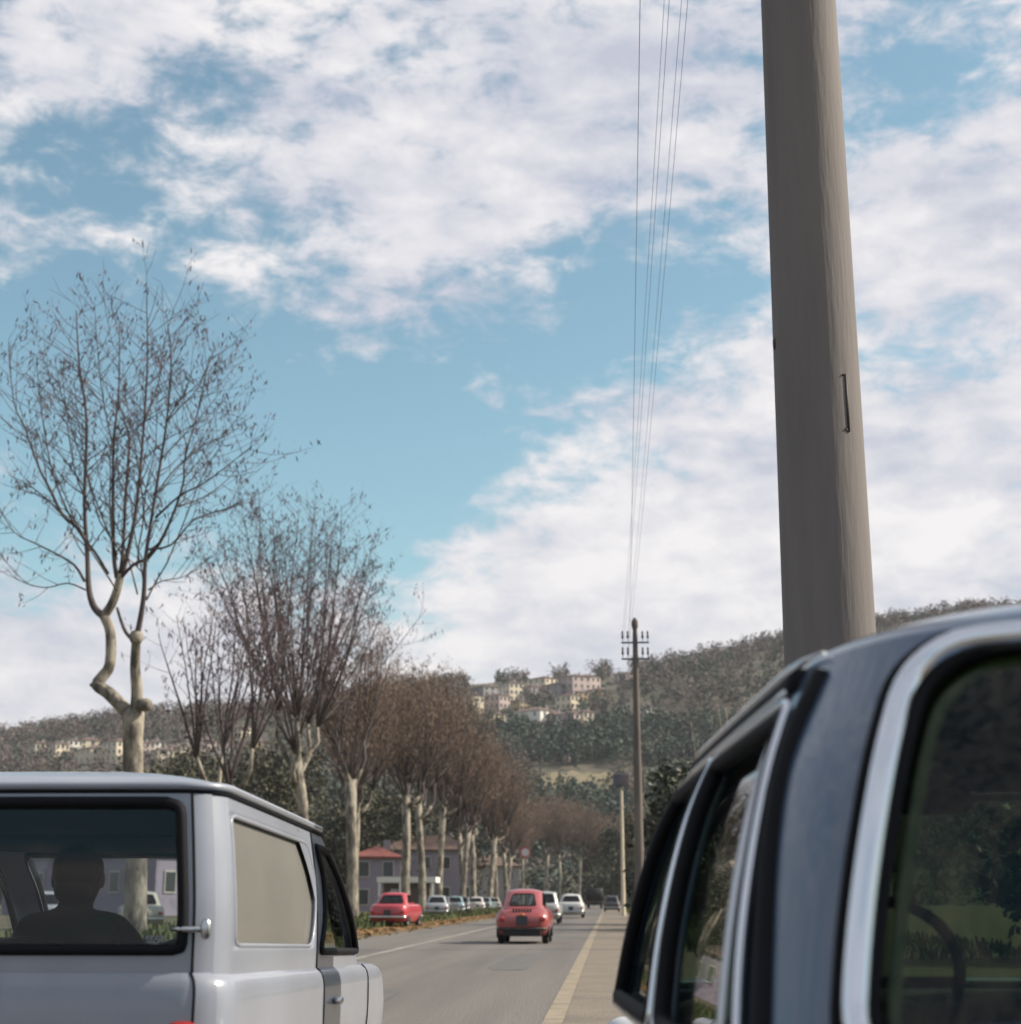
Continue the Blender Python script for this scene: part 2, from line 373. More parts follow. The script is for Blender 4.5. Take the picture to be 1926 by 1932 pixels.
# right-hand hill town: the pale faces are the sunlit flanks (measures of the lit flank in the photograph)
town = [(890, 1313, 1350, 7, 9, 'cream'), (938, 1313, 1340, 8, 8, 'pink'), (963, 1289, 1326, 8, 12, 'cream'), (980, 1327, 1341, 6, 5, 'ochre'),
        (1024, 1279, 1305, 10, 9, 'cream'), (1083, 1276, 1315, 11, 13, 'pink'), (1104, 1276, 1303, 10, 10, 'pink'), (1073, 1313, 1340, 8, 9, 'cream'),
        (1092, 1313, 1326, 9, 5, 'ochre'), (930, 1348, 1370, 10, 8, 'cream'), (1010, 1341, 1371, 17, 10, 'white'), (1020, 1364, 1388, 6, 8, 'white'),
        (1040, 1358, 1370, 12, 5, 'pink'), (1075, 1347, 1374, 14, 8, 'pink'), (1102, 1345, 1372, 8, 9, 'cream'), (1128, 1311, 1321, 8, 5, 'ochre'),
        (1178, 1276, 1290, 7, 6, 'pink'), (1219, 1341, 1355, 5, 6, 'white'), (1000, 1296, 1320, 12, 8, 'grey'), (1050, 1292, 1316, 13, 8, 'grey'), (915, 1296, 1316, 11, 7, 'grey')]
ridge_town = ((61, 74, 1403, 1430, 'cream'), (99, 106, 1403, 1428, 'cream'), (122, 140, 1397, 1420, 'white'), (140, 176, 1397, 1416, 'cream'), (149, 190, 1413, 1441, 'cream'),
                                (200, 232, 1399, 1440, 'cream'), (279, 292, 1405, 1420, 'white'), (295, 306, 1415, 1442, 'cream'), (317, 325, 1412, 1431, 'cream'), (331, 350, 1410, 1431, 'cream'),
                                (347, 365, 1381, 1398, 'pink'), (404, 428, 1415, 1431, 'white'), (445, 460, 1372, 1392, 'cream'), (372, 390, 1402, 1418, 'pink'), (470, 488, 1404, 1420, 'ochre'), (256, 272, 1402, 1424, 'pink'))
HOUSE_SPOTS = [(q[0], q[1], q[2], q[3] / 750 * FPX) for q in town] + [((q[0] + q[1]) / 2, q[2], q[3], (q[1] - q[0]) * 1.2) for q in ridge_town]
def wood(name, P, hmin, hmax, mat, label, cat, quads, qs, seed, conic=.0):
    r_ = np.random.RandomState(seed); n = len(P); h = r_.uniform(hmin, hmax, n); wd = h * r_.uniform(.32, .5, n)
    c = np.repeat(P, quads, 0); hh = np.repeat(h, quads); ww = np.repeat(wd, quads); m_ = len(c)
    d = r_.normal(0, 1, (m_, 3)); d /= np.linalg.norm(d, axis=1)[:, None]; d *= (r_.uniform(0, 1, m_) ** .45)[:, None]
    t = d[:, 2] * .5 + .5; taper = 1 - conic * t
    q = c + np.stack([d[:, 0] * ww * taper, d[:, 1] * ww * taper, .12 * hh + t * hh * .9], 1)
    a = r_.normal(0, 1, (m_, 3)); a /= np.linalg.norm(a, axis=1)[:, None]; b = np.cross(a, r_.normal(0, 1, (m_, 3))); b /= np.linalg.norm(b, axis=1)[:, None]
    s = (qs * r_.uniform(.5, 1.3, m_))[:, None]
    V = np.stack([q - a * s, q + b * s * .7, q + a * s, q - b * s * .7], 1).reshape(-1, 3)
    o = np_mesh(name, V, np.arange(4 * m_).reshape(-1, 4), mat); tag(o, label, cat, kind='stuff'); return o
def hill_points(n, x0, x1, y0, y1, seed, test=None):
    r_ = np.random.RandomState(seed); x = r_.uniform(x0, x1, n); y = r_.uniform(y0, y1, n); z = hill_z(x, y)
    sx = 1148 + (x / y) * FPX * 1.0; sy = 1698 - (z - CAM_H) / y * FPX * .985
    k = np.ones(n, bool) if test is None else test(sx, sy, r_)
    cl = np.sin(x * .045 + 1.3 * np.sin(y * .021)) * np.sin(y * .033 + 1.7 * np.sin(x * .027)); k &= ~((cl > .55) & (r_.uniform(0, 1, n) < .6) & (sy < 1385))
    return np.stack([x, y, z - .3], 1)[k]
fieldtest = lambda sx, sy: ((np.abs(sx - 1090 + (sy - 1478) * .8) < 75) & (np.abs(sy - 1480) < 19))
def clear_houses(sx, sy, r_):
    k = np.ones(len(sx), bool)
    for (xh, yt, yb, wh) in HOUSE_SPOTS: k &= ~((np.abs(sx - xh) < wh / 2 + 7) & (sy > yb - 12) & (sy < yb + 17 + r_.uniform(0, 8, len(sx))))
    return k
uni = lambda sx, r_: r_.uniform(0, 1, len(sx))
green = lambda sx, sy, r_: (((sy > 1384) & (sy < 1458) & (sx > 900) & (uni(sx, r_) < .9)) | ((sy > 1500) & (uni(sx, r_) < .5)) | (uni(sx, r_) < .10)) & ~(fieldtest(sx, sy) & (uni(sx, r_) < .70)) & clear_houses(sx, sy, r_)
bare = lambda sx, sy, r_: ((sy < 1385) | (sx < 900) | (uni(sx, r_) < .25)) & ~(fieldtest(sx, sy) & (uni(sx, r_) < .95)) & clear_houses(sx, sy, r_)
wood('green_hill_wood', hill_points(9000, -340, 260, 335, 850, 21, green), 3, 9, M['pine'], 'dark green evergreen wood covering the middle of the hillside', 'wood', 40, .62, 31, .45)
wood('bare_hill_wood', hill_points(9500, -340, 260, 335, 900, 22, bare), 3, 9, M['wood_bare'], 'bare grey brown winter wood on the upper hillside', 'wood', 40, .55, 32)
wood('green_slope_wood', hill_points(11000, -110, 130, 400, 720, 27, green), 3, 9, M['pine'], 'dark green evergreen wood on the slope just below the hill town', 'wood', 40, .62, 37, .45)
wood('olive_hill_scrub', hill_points(6500, -340, 260, 335, 860, 23, lambda sx, sy, r_: ~(fieldtest(sx, sy) & (uni(sx, r_) < .8)) & clear_houses(sx, sy, r_)), 2, 4.5, M['wood_olive'], 'olive coloured scrub scattered between the hillside woods', 'scrub', 26, .5, 33)
# dry field on the slope
mb = MB(); cs = []
for i in range(15):
    for j in range(5):
        p = on_hill(1020 + i * 10, 1464 + j * 8.5 + 2.2 * math.sin(i * 1.9) + 1.6 * math.sin(i * .7 + 1)); cs.append((p.x, p.y, p.z + 1.0))
mb.v = cs; mb.f = [(i * 5 + j, i * 5 + j + 1, (i + 1) * 5 + j + 1, (i + 1) * 5 + j) for i in range(14) for j in range(4)]
mb.build('dry_field', M['field'])['kind'] = 'structure'
# ------------------------------------------------------------------ trees
class Segs:
    def __init__(s): s.a = []; s.b = []; s.ra = []; s.rb = []
    def add(s, a, b, ra, rb): s.a.append(tuple(a)); s.b.append(tuple(b)); s.ra.append(ra); s.rb.append(rb)
    def arrays(s):
        A = np.array(s.a); B = np.array(s.b); ra = np.array(s.ra); rb = np.array(s.rb)
        t = B - A; t /= (np.linalg.norm(t, axis=1)[:, None] + 1e-9)
        up = np.where(np.abs(t[:, 2:3]) < .9, np.array([[0, 0, 1.]]), np.array([[1., 0, 0]]))
        x = np.cross(t, up); x /= np.linalg.norm(x, axis=1)[:, None]; y = np.cross(t, x); vs = []
        for P_, r_ in ((A, ra), (B, rb)):
            for k in range(3):
                c, q = math.cos(2 * PI * k / 3), math.sin(2 * PI * k / 3); vs.append(P_ + (x * c + y * q) * r_[:, None])
        V = np.stack(vs, 1).reshape(-1, 3); o = (np.arange(len(A)) * 6)[:, None]
        F_ = np.concatenate([o + np.array([[k, (k + 1) % 3, 3 + (k + 1) % 3, 3 + k]]) for k in range(3)], 0)
        return V, F_
def bud_quads(P, rnd, s0, s1):
    P = np.array(P); n = len(P); r_ = np.random.RandomState(rnd); s = r_.uniform(s0, s1, n)[:, None]
    a = r_.normal(0, 1, (n, 3)); a[:, 2] += 2.2; a /= np.linalg.norm(a, axis=1)[:, None]; b = np.cross(a, r_.normal(0, 1, (n, 3))); b /= np.linalg.norm(b, axis=1)[:, None]
    V = np.stack([P - a * s, P + b * s * .2, P + a * s, P - b * s * .2], 1).reshape(-1, 3)
    return V, np.arange(4 * n).reshape(-1, 4)
UP = Vector((0, 0, 1))
def rdir(rnd): 
    a = rnd.uniform(0, 2 * PI); return Vector((math.cos(a), math.sin(a), 0))
def twig(S, buds, p, d, L, r, rnd, depth, budp):
    n = max(2, int(L / .35)); st = L / n; q = Vector(p); d = d.normalized()
    for i in range(n):
        d = (d + UP * .10 + Vector((rnd.gauss(0, .10), rnd.gauss(0, .10), rnd.gauss(0, .06)))).normalized()
        e = q + d * st; r2 = r * (1 - .75 * (i + 1) / n) + .003
        S.add(q, e, r * (1 - .75 * i / n) + .003, r2)
        if depth > 0 and i > 0:
            for _ in range(2 if depth > 1 else 1):
                if rnd.random() < .8:
                    nd = (d + (rdir(rnd) - d * d.dot(rdir(rnd))) * .75).normalized()
                    twig(S, buds, e, nd, L * rnd.uniform(.3, .55), r * .55, rnd, depth - 1, budp)
        if depth <= 1 and rnd.random() < budp and i >= n - 2:
            for _ in range(rnd.randint(1, 3)): buds.append(tuple(e + Vector((rnd.gauss(0, .09), rnd.gauss(0, .09), rnd.gauss(0, .12)))))
        q = e
def dress(S, buds, pts, r0, r1, rnd, every, tl, budp, start=.22, depth=1):
    # side twigs along a shoot
    pts = [Vector(p) for p in pts]; L = sum((b - a).length for a, b in zip(pts, pts[1:])); acc = 0; nxt = L * start
    for i in range(len(pts) - 1):
        a, b = pts[i], pts[i + 1]; l = (b - a).length; d = (b - a).normalized()
        while nxt < acc + l:
            f = (nxt - acc) / l; rem = 1 - nxt / L; p = a + (b - a) * f
            side = rdir(rnd); side = (side - d * side.dot(d)).normalized()
            twig(S, buds, p, d * rnd.uniform(.35, .8) + side + UP * .15, tl * (.35 + .65 * math.sin(PI * min(1, .25 + rem * .85))) * rnd.uniform(.6, 1.25), .24 * (r0 + (r1 - r0) * nxt / L) + .005, rnd, depth, budp)
            nxt += every * rnd.uniform(.6, 1.4)
        acc += l
def shoot(p, d, L, rnd, n=9, up=.10, wob=.07):
    pts = [Vector(p)]; d = d.normalized()
    for i in range(n):
        d = (d + UP * up + Vector((rnd.gauss(0, wob), rnd.gauss(0, wob), 0))).normalized(); pts.append(pts[-1] + d * (L / n))
    return pts
def finish_tree(root, mbT, S, buds, seed, twigm, bud_s=(.05, .11), mbL=None):
    mbT.build('trunk', M['bark'], root)
    if mbL is not None: mbL.build('limbs', M['limb'], root)
    V, F_ = S.arrays()
    if buds:
        BV, BF = bud_quads(buds, seed, *bud_s); F_ = np.concatenate([F_, BF + len(V)]); V = np.concatenate([V, BV])
    return np_mesh('crown', V, F_, twigm, root)

# the large plane tree: limbs laid out from the photograph, at its own distance
def zpt(zx, zy, off=0.0, Y=46.0):      # measures from the enlarged view of that tree
    return at(zx / 2.353, 433 + zy / 2.353, Y + off)
root = empty('plane_tree', (at(250, 1698, 46).x, 46, -.05))
tag(root, 'tall bare plane tree with forked, knobbly pale trunk rising behind the grey van', 'tree', 'plane trees along the verge')
base = Vector(root.location); rnd = random.Random(5); mbT = MB(); mbL = MB(); S = Segs(); buds = []
loc = lambda p: Vector(p) - base
def limb(mb, lst, r0, r1, off0=0.0, off1=0.0, n=10, start=.2, every=.27, tl=1.75, doit=True, sm=3):
    pts = []; m_ = len(lst)
    raw = [loc(zpt(x, y, off0 + (off1 - off0) * i / max(1, m_ - 1))) for i, (x, y) in enumerate(lst)]
    for i in range(m_ - 1):            # smooth through the measured points
        p0, p1, p2, p3 = raw[max(0, i - 1)], raw[i], raw[i + 1], raw[min(m_ - 1, i + 2)]
        for k in range(sm):
            t = k / sm; pts.append(.5 * ((2 * p1) + (p2 - p0) * t + (2 * p0 - 5 * p1 + 4 * p2 - p3) * t * t + (3 * p1 - p0 - 3 * p2 + p3) * t ** 3))
    pts.append(raw[-1]); q = len(pts)
    mb.tube(pts, [r0 + (r1 - r0) * (i / (q - 1)) ** .8 for i in range(q)], n)
    if doit: dress(S, buds, pts, r0, r1, rnd, every, tl, .5, start)
    return pts
tb = loc(zpt(590, 2386)); mbT.tube([Vector((0.15, 0, -.1)), Vector((.1, 0, .5)), Vector((.05, 0, 2.5)), tb, loc(zpt(590, 2260)), loc(zpt(592, 2150)), loc(zpt(590, 2120))], [.42, .34, .31, .30, .30, .33, .22], 14)
limb(mbT, [(590, 2160), (545, 2120), (480, 2056), (432, 2022), (455, 1985), (488, 1930), (490, 1790), (462, 1716)], .22, .15, 0, .5, 10, doit=False)
mbT.tube([loc(zpt(445, 2020, .4)), loc(zpt(400, 2022, .4))], [.15, .05], 8)
limb(mbT, [(600, 2160), (608, 2060), (600, 1950), (603, 1860), (605, 1820)], .20, .13, 0, -.6, 10, doit=False)
mbT.sell(loc(zpt(640, 2110, -.3)), (.25, .22, .2), 2.4, nu=12, nv=8)
mbT.sell(loc(zpt(605, 1810, -.6)), (.2, .18, .22), 2.4, nu=12, nv=8)
limb(mbL, [(465, 1720), (420, 1680), (395, 1600), (388, 1450), (375, 1200), (385, 850), (352, 600), (338, 360)], .13, .018, .5, 1.2)
limb(mbT, [(462, 1716), (495, 1665), (520, 1600), (535, 1530)], .15, .12, .5, .3, 9, doit=False)
limb(mbL, [(520, 1545), (505, 1440), (502, 1150), (505, 950), (528, 700), (530, 420)], .085, .014, .3, -1.2)
limb(mbL, [(530, 1540), (545, 1440), (560, 1150), (575, 950), (555, 860), (525, 760)], .075, .018, .3, .9)
limb(mbL, [(540, 1540), (575, 1400), (610, 1200), (640, 850), (655, 560), (650, 300)], .09, .014, .3, .2)
limb(mbL, [(538, 1545), (590, 1490), (645, 1465)], .06, .045, .3, -.4, doit=False)
limb(mbL, [(605, 1820), (628, 1700), (640, 1600), (645, 1470), (670, 1300), (715, 1020), (740, 850), (760, 600), (745, 420)], .10, .016, -.6, -1.6)
limb(mbL, [(600, 1830), (560, 1790), (535, 1730), (520, 1680)], .07, .04, -.6, .2, doit=False)
limb(mbL, [(650, 1465), (710, 1390), (770, 1260), (815, 1120), (820, 1020), (880, 800), (930, 560)], .06, .012, -.4, -2.0)
limb(mbL, [(388, 1390), (340, 1320), (280, 1270), (220, 1150), (170, 1050), (110, 880), (60, 760), (40, 500)], .075, .012, .6, 1.8)
limb(mbL, [(375, 1560), (330, 1490), (250, 1440), (150, 1390), (60, 1340), (-20, 1200)], .05, .01, .5, 2.2)
limb(mbL, [(280, 1270), (200, 1190), (120, 1130), (40, 1090)], .035, .008, 1.1, 1.9)
limb(mbL, [(660, 1420), (760, 1400), (860, 1290), (1000, 1240), (1080, 1200)], .04, .008, -1, -2.6)
limb(mbL, [(690, 1280), (800, 1180), (900, 1130), (1020, 1040), (1120, 960)], .04, .008, -1, -1.8)
limb(mbL, [(735, 860), (800, 790), (880, 700), (940, 560)], .03, .008, -1.2, -.4)
limb(mbL, [(480, 1530), (420, 1430), (330, 1310), (240, 1100), (190, 850), (160, 560)], .05, .009, .4, -1.5)
limb(mbL, [(510, 1000), (470, 820), (440, 620), (420, 330)], .03, .008, -.7, -1.8)
limb(mbL, [(640, 850), (700, 700), (735, 480), (780, 330)], .03, .008, .2, 1.2)
limb(mbL, [(715, 1020), (800, 930), (900, 820), (1000, 690)], .03, .007, -1.4, -.2)
limb(mbL, [(690, 1180), (780, 1060), (900, 960), (1030, 900), (1110, 830)], .03, .007, -1.2, .8)
limb(mbL, [(740, 850), (820, 720), (860, 610)], .025, .007, -1.4, -2.4)
limb(mbL, [(385, 900), (310, 800), (240, 720), (210, 600)], .025, .007, 1.0, .2)
limb(mbL, [(378, 1150), (300, 1040), (230, 960), (130, 900)], .03, .007, .9, -.6)
limb(mbL, [(790, 1230), (900, 1190), (1010, 1110), (1090, 1010)], .03, .007, -.8, 1.0)
limb(mbL, [(380, 1600), (300, 1570), (200, 1590), (90, 1560), (20, 1500)], .03, .007, .5, -1.2)
limb(mbL, [(660, 1600), (720, 1560), (820, 1540), (900, 1470)], .03, .007, -.6, .6)
for k in range(11):                    # shoots away from and towards the road, seen end on
    f = rnd.random(); p = loc(zpt(rnd.choice([400, 520, 560, 610, 650]), rnd.uniform(1250, 1650), rnd.uniform(-.4, .4)))
    d = rdir(rnd) * rnd.uniform(.35, .9) + UP; pts = shoot(p, d, rnd.uniform(4.0, 6.5), rnd)
    q = len(pts); mbL.tube(pts, [.022 * (1 - i / q) + .006 for i in range(q)], 5); dress(S, buds, pts, .035, .01, rnd, .33, 1.4, .5)
finish_tree(root, mbT, S, buds, 4, M['bud'], (.07, .14), mbL)

# pollarded plane trees of the avenue
def pollard(seed, H, trunkH, rad, nshoots, every, twigm, heads=4, depth=1, tl=1.4, lean=.0, low=0.0):
    rnd = random.Random(seed); mbT = MB(); mbL = MB(); S = Segs(); buds = []
    top = Vector((rnd.gauss(0, .25) + lean, rnd.gauss(0, .25), trunkH))
    mbT.tube([(0, 0, -.1), (0, 0, .3), (top.x * .2 + rnd.gauss(0, .06), top.y * .3, trunkH * .35), (top.x * .55 + rnd.gauss(0, .1), top.y * .6, trunkH * .7), top], [rad * 1.5, rad * 1.1, rad, rad * .92, rad * 1.05], 12)
    hs = []; mbLimb = mbL if seed >= 15 else mbT
    for k in range(heads):
        a = 2 * PI * k / heads + rnd.uniform(-.4, .4); out = rnd.uniform(.7, 1.6); up_ = rnd.uniform(1.2, 3.0)
        z0 = rnd.uniform(-1.6, -.1); b0 = Vector((top.x * (1 + z0 / trunkH * .5), top.y, trunkH + z0)); wv = rnd.uniform(-.35, .35)
        m1 = b0 + Vector((math.cos(a + wv) * out * .55, math.sin(a + wv) * out * .55, up_ * .25)); m15 = b0 + Vector((math.cos(a - wv) * out * 1.0, math.sin(a - wv) * out * 1.0, up_ * .62)); m2 = b0 + Vector((math.cos(a) * out * .95, math.sin(a) * out * .95, up_ - z0 * .4))
        mbT.tube([b0, (b0 + m1) / 2 - UP * .05, m1, (m1 + m15) / 2], [rad * .62, rad * .52, rad * .46, rad * .42], 8); mbLimb.tube([m1, (m1 + m15) / 2, m15, m2], [rad * .44, rad * .42, rad * .36, rad * .24], 8); hs.append((m2 - UP * .1, a))
    hs.append((top + UP * .1, None))
    for k in range(nshoots):
        p, a = hs[k % len(hs)]
        aa = rnd.uniform(0, 2 * PI) if a is None else a + rnd.gauss(0, .9)
        spread = rnd.uniform(.08, .62) if rnd.random() < .75 else rnd.uniform(.6, 1.25 + low)
        d = Vector((math.cos(aa) * spread, math.sin(aa) * spread, 1)); L = (H - p.z) * rnd.uniform(.72, 1.03) / (1 + .28 * spread)
        pts = shoot(p, d, L, rnd, 8, .07, .05); q = len(pts); r0 = rnd.uniform(.035, .06)
        mbL.tube(pts, [r0 * (1 - i / q) + .006 for i in range(q)], 5)
        dress(S, buds, pts, r0, .008, rnd, every, tl, .5, .15, depth)
    return mbT, mbL, S, buds
TG = 'plane trees along the verge'
def plane_tree(Y, X, spec, label, twigm, rz=0, s=1.0, budm=(.08, .17)):
    root = empty('plane_tree', (X, Y, -.03), rz); root.scale = (s, s, s); tag(root, label, 'tree', TG)
    mbT, mbL, S, b = pollard(*spec); finish_tree(root, mbT, S, b, spec[0], twigm, budm, mbL); return root
def xrow(xd, Y): return (xd - 1148) / FPX * Y
plane_tree(59, xrow(478, 59), (12, 13.2, 5.2, .24, 26, .42, None, 3, 1, 1.2, -.5, .3), 'smaller bare plane tree with dark crooked stem standing above the van roof', M['bud'])
plane_tree(73, xrow(583, 73), (14, 20.6, 7.6, .27, 52, .36, None, 4, 1, 1.6, .2, .2), 'bare plane tree with tall fan of upright shoots on a slim pale trunk', M['bud'], PI)
plane_tree(88, xrow(677, 88), (15, 16.8, 7.6, .32, 46, .40, None, 3, 1, 1.5, -.3, .3), 'bare plane tree with stout dark headed trunk just past the van windscreen', M['twig_far'])
kinds = [plane_tree(111, xrow(776, 111), (16, 17.8, 8.0, .30, 62, .40, None, 4, 1, 1.7, 0, .4), 'bare brown plane tree with dense twiggy crown in the avenue', M['twig_far'], 0, 1.0, (.10, .20)),
         plane_tree(121, xrow(806, 121), (17, 18.6, 8.4, .28, 62, .40, None, 5, 1, 1.7, 0, .4), 'bare brown plane tree with dense twiggy crown in the avenue', M['twig_far'], 0, 1.0, (.10, .20))]
for k, (xd, Y) in enumerate(((742, 100), (845, 136), (868, 147), (886, 158), (907, 172), (921, 185), (934, 200), (945, 215), (957, 232), (967, 250), (977, 270), (986, 292))):
    o = copy_tree(kinds[k % 2]); o.location = (xrow(xd, Y) if k else xrow(742, 100) - 2.2, Y, -.03); o.rotation_euler = (R(3.2 * math.sin(k * 2.9)), R(3.0 * math.sin(k * 1.7 + 1)), 1.7 * k + .5); q = .86 + .24 * ((k * 37) % 10) / 10; o.scale = (q * (.9 + .2 * ((k * 53) % 7) / 7),) * 2 + (q,)
    o.location.x += .5 * math.sin(k * 4.1)
    lab = {0: 'bare brown plane tree set back behind the red parked car', 1: 'bare brown plane tree standing by the white kiosk canopy', 2: 'bare brown plane tree rising beside the light blue parked car'}.get(k)
    if lab: o['label'] = lab
# bare trees closing the end of the avenue
for k, (x, Y, q) in enumerate(((-9.5, 318, 1.2), (-6.0, 330, 1.15), (-1.8, 345, 1.1), (2.6, 338, 1.0), (6.5, 320, .95), (9.5, 290, .85), (12.0, 250, .75), (-13, 335, 1.25))):
    o = copy_tree(kinds[k % 2]); o.location = (x, Y, -.03); o.rotation_euler.z = 2.3 * k; o.scale = (q, q, q)
    tag(o, 'bare brown tree closing off the far end of the avenue', 'tree', 'bare trees at the end of the road')

def evergreen(X, Y, H, W, label, group=None, n=5200, seed=1, conic=.3, ls=.16, name='evergreen_tree', mat=None):
    root = empty(name, (X, Y, -.03)); tag(root, label, 'tree', group); r_ = np.random.RandomState(seed)
    mb = MB(); mb.tube([(0, 0, -.1), (0.05, 0, H * .4), (0, .05, H * .9)], [.05 * W + .06, .04 * W + .04, .02], 8)
    for k in range(7):
        a = k * 2.4; z = H * (.18 + .09 * k); mb.tube([(0, 0, z), (math.cos(a) * W * .35, math.sin(a) * W * .35, z + H * .1)], [.05, .015], 5)
    mb.build('trunk', M['limb'], root)
    nc = 46; cz = r_.uniform(.08, .98, nc); ca = r_.uniform(0, 2 * PI, nc)
    prof = np.sin(np.clip(cz * .93 + .07, 0, 1) * PI) ** .6 * (1 - conic * cz); cr = prof * W * r_.uniform(.45, .95, nc)
    C_ = np.stack([np.cos(ca) * cr, np.sin(ca) * cr, cz * H], 1); idx = r_.randint(0, nc, n)
    Q = C_[idx] + r_.normal(0, 1, (n, 3)) * np.array([W * .2, W * .2, H * .055])
    Q[:, 2] = np.clip(Q[:, 2], .05, None)
    a = r_.normal(0, 1, (n, 3)); a /= np.linalg.norm(a, axis=1)[:, None]; b = np.cross(a, r_.normal(0, 1, (n, 3))); b /= np.linalg.norm(b, axis=1)[:, None]; s = (ls * r_.uniform(.5, 1.3, n))[:, None]
    V = np.stack([Q - a * s, Q + b * s * .6, Q + a * s, Q - b * s * .6], 1).reshape(-1, 3)
    np_mesh('crown', V, np.arange(4 * n).reshape(-1, 4), mat or M['evergreen'], root); return root
EG = 'olive trees behind the avenue'
for k, (X, Y, H, W) in enumerate(((-33, 150, 15, 5), (-27, 170, 14, 4.6), (-36, 185, 18, 5.5), (-25, 200, 13, 4.5), (-44, 165, 16, 6), (-30, 215, 15, 5), (-52, 180, 15, 6), (-39, 128, 11, 4.8), (-62, 170, 14, 6), (-22, 230, 14, 4.5))):
    evergreen(X, Y, H, W, 'dark olive tree standing behind the plane tree avenue', EG, 6500, 40 + k, .2, .26, 'olive_tree', M['olive_tree'])
evergreen(3.3, 72, 6.8, 2.2, 'dense dark evergreen bush beside the tall telegraph pole', None, 6000, 61, .15, .17, 'evergreen_bush')
evergreen(7.2, 60, 6.0, 3.0, 'broad dark evergreen bush hidden past the blue car roof', None, 5000, 62, .1, .18, 'evergreen_bush')
for k, (X, Y, H, W) in enumerate(((9.5, 30, 3.6, 2.6), (13.5, 38, 4.5, 3.2), (17, 33, 4.0, 3.2), (12, 26, 2.6, 2.2))):
    evergreen(X, Y, H, W, 'low dark evergreen shrub on the bank right of the blue car', 'shrubs on the bank', 5000, 64 + k, .1, .15, 'evergreen_shrub')
RG = 'evergreens on the right verge'
for k, (X, Y, H, W) in enumerate(((3.6, 235, 13, 3.0), (.6, 300, 14, 3.6), (6.4, 190, 10, 3.0), (-3.4, 352, 15, 3.8), (9.5, 130, 9, 3.2), (12.5, 95, 8, 3.5))):
    evergreen(X, Y, H, W, 'dark green conifer on the verge beyond the poles', RG, 6500, 70 + k, .45, .23, 'conifer', M['olive_tree'] if k in (0, 3, 4) else M['evergreen'])
# slim bare saplings on the right-hand bank
def sapling(X, Y, H, seed):
    root = empty('bare_sapling', (X, Y, -.03)); tag(root, 'slim bare sapling with pale stems on the bank behind the poles', 'tree', 'bare saplings on the bank'); rnd = random.Random(seed)
    mbT = MB(); S = Segs(); buds = []
    for k in range(7):
        d = rdir(rnd) * rnd.uniform(.05, .5) + UP; pts = shoot((rnd.gauss(0, .2), rnd.gauss(0, .2), -.05), d, H * rnd.uniform(.6, 1), rnd, 9, .03, .05)
        mbT.tube(pts, [.06 * (1 - i / 10) + .01 for i in range(10)], 6); dress(S, buds, pts, .06, .01, rnd, .40, 1.3, .3, .3)
    mbT.build('trunk', M['bark'], root); V, F_ = S.arrays(); np_mesh('crown', V, F_, M['twig_far'], root)
for k, (X, Y, H) in enumerate(((4.0, 56, 8.2), (6.4, 66, 10.5), (3.4, 92, 10.0), (8.5, 80, 12), (5.4, 110, 11), (7, 48, 8.0), (10.5, 62, 10))): sapling(X, Y, H, 90 + k)
# ------------------------------------------------------------------ buildings
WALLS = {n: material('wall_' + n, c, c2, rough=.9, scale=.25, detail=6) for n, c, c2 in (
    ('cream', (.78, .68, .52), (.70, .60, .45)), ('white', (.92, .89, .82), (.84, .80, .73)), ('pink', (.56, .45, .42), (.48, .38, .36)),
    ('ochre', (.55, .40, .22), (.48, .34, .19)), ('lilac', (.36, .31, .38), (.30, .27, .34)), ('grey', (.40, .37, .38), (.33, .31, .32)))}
ROOFM = {n: material('roof_' + n, c, c2, rough=.9, scale=1.2, detail=6) for n, c, c2 in (
    ('tile', (.185, .12, .10), (.13, .09, .08)), ('brown', (.17, .11, .085), (.13, .085, .07)), ('red', (.27, .085, .07), (.21, .07, .06)))}
SHUT = material('shutter_dark', (.055, .06, .065), rough=.6); PANE = material('window_pane_dark', (.02, .025, .03), rough=.1, coat=.5)
FR = material('window_frame_pale', (.55, .53, .48), rough=.7)
_wm = MB(); _wm.box((0, 0, 0), (.5, .06, .5)); _pm = MB(); _pm.box((0, -.065, 0), (.40, .02, .42))
def unit_mesh(mb, name, mat):
    me = bpy.data.meshes.new(name); me.from_pydata(mb.v, [], mb.f); me.update(); me.materials.append(mat); return me
WFRAME = unit_mesh(_wm, 'window', FR); WPANE = unit_mesh(_pm, 'pane', PANE)
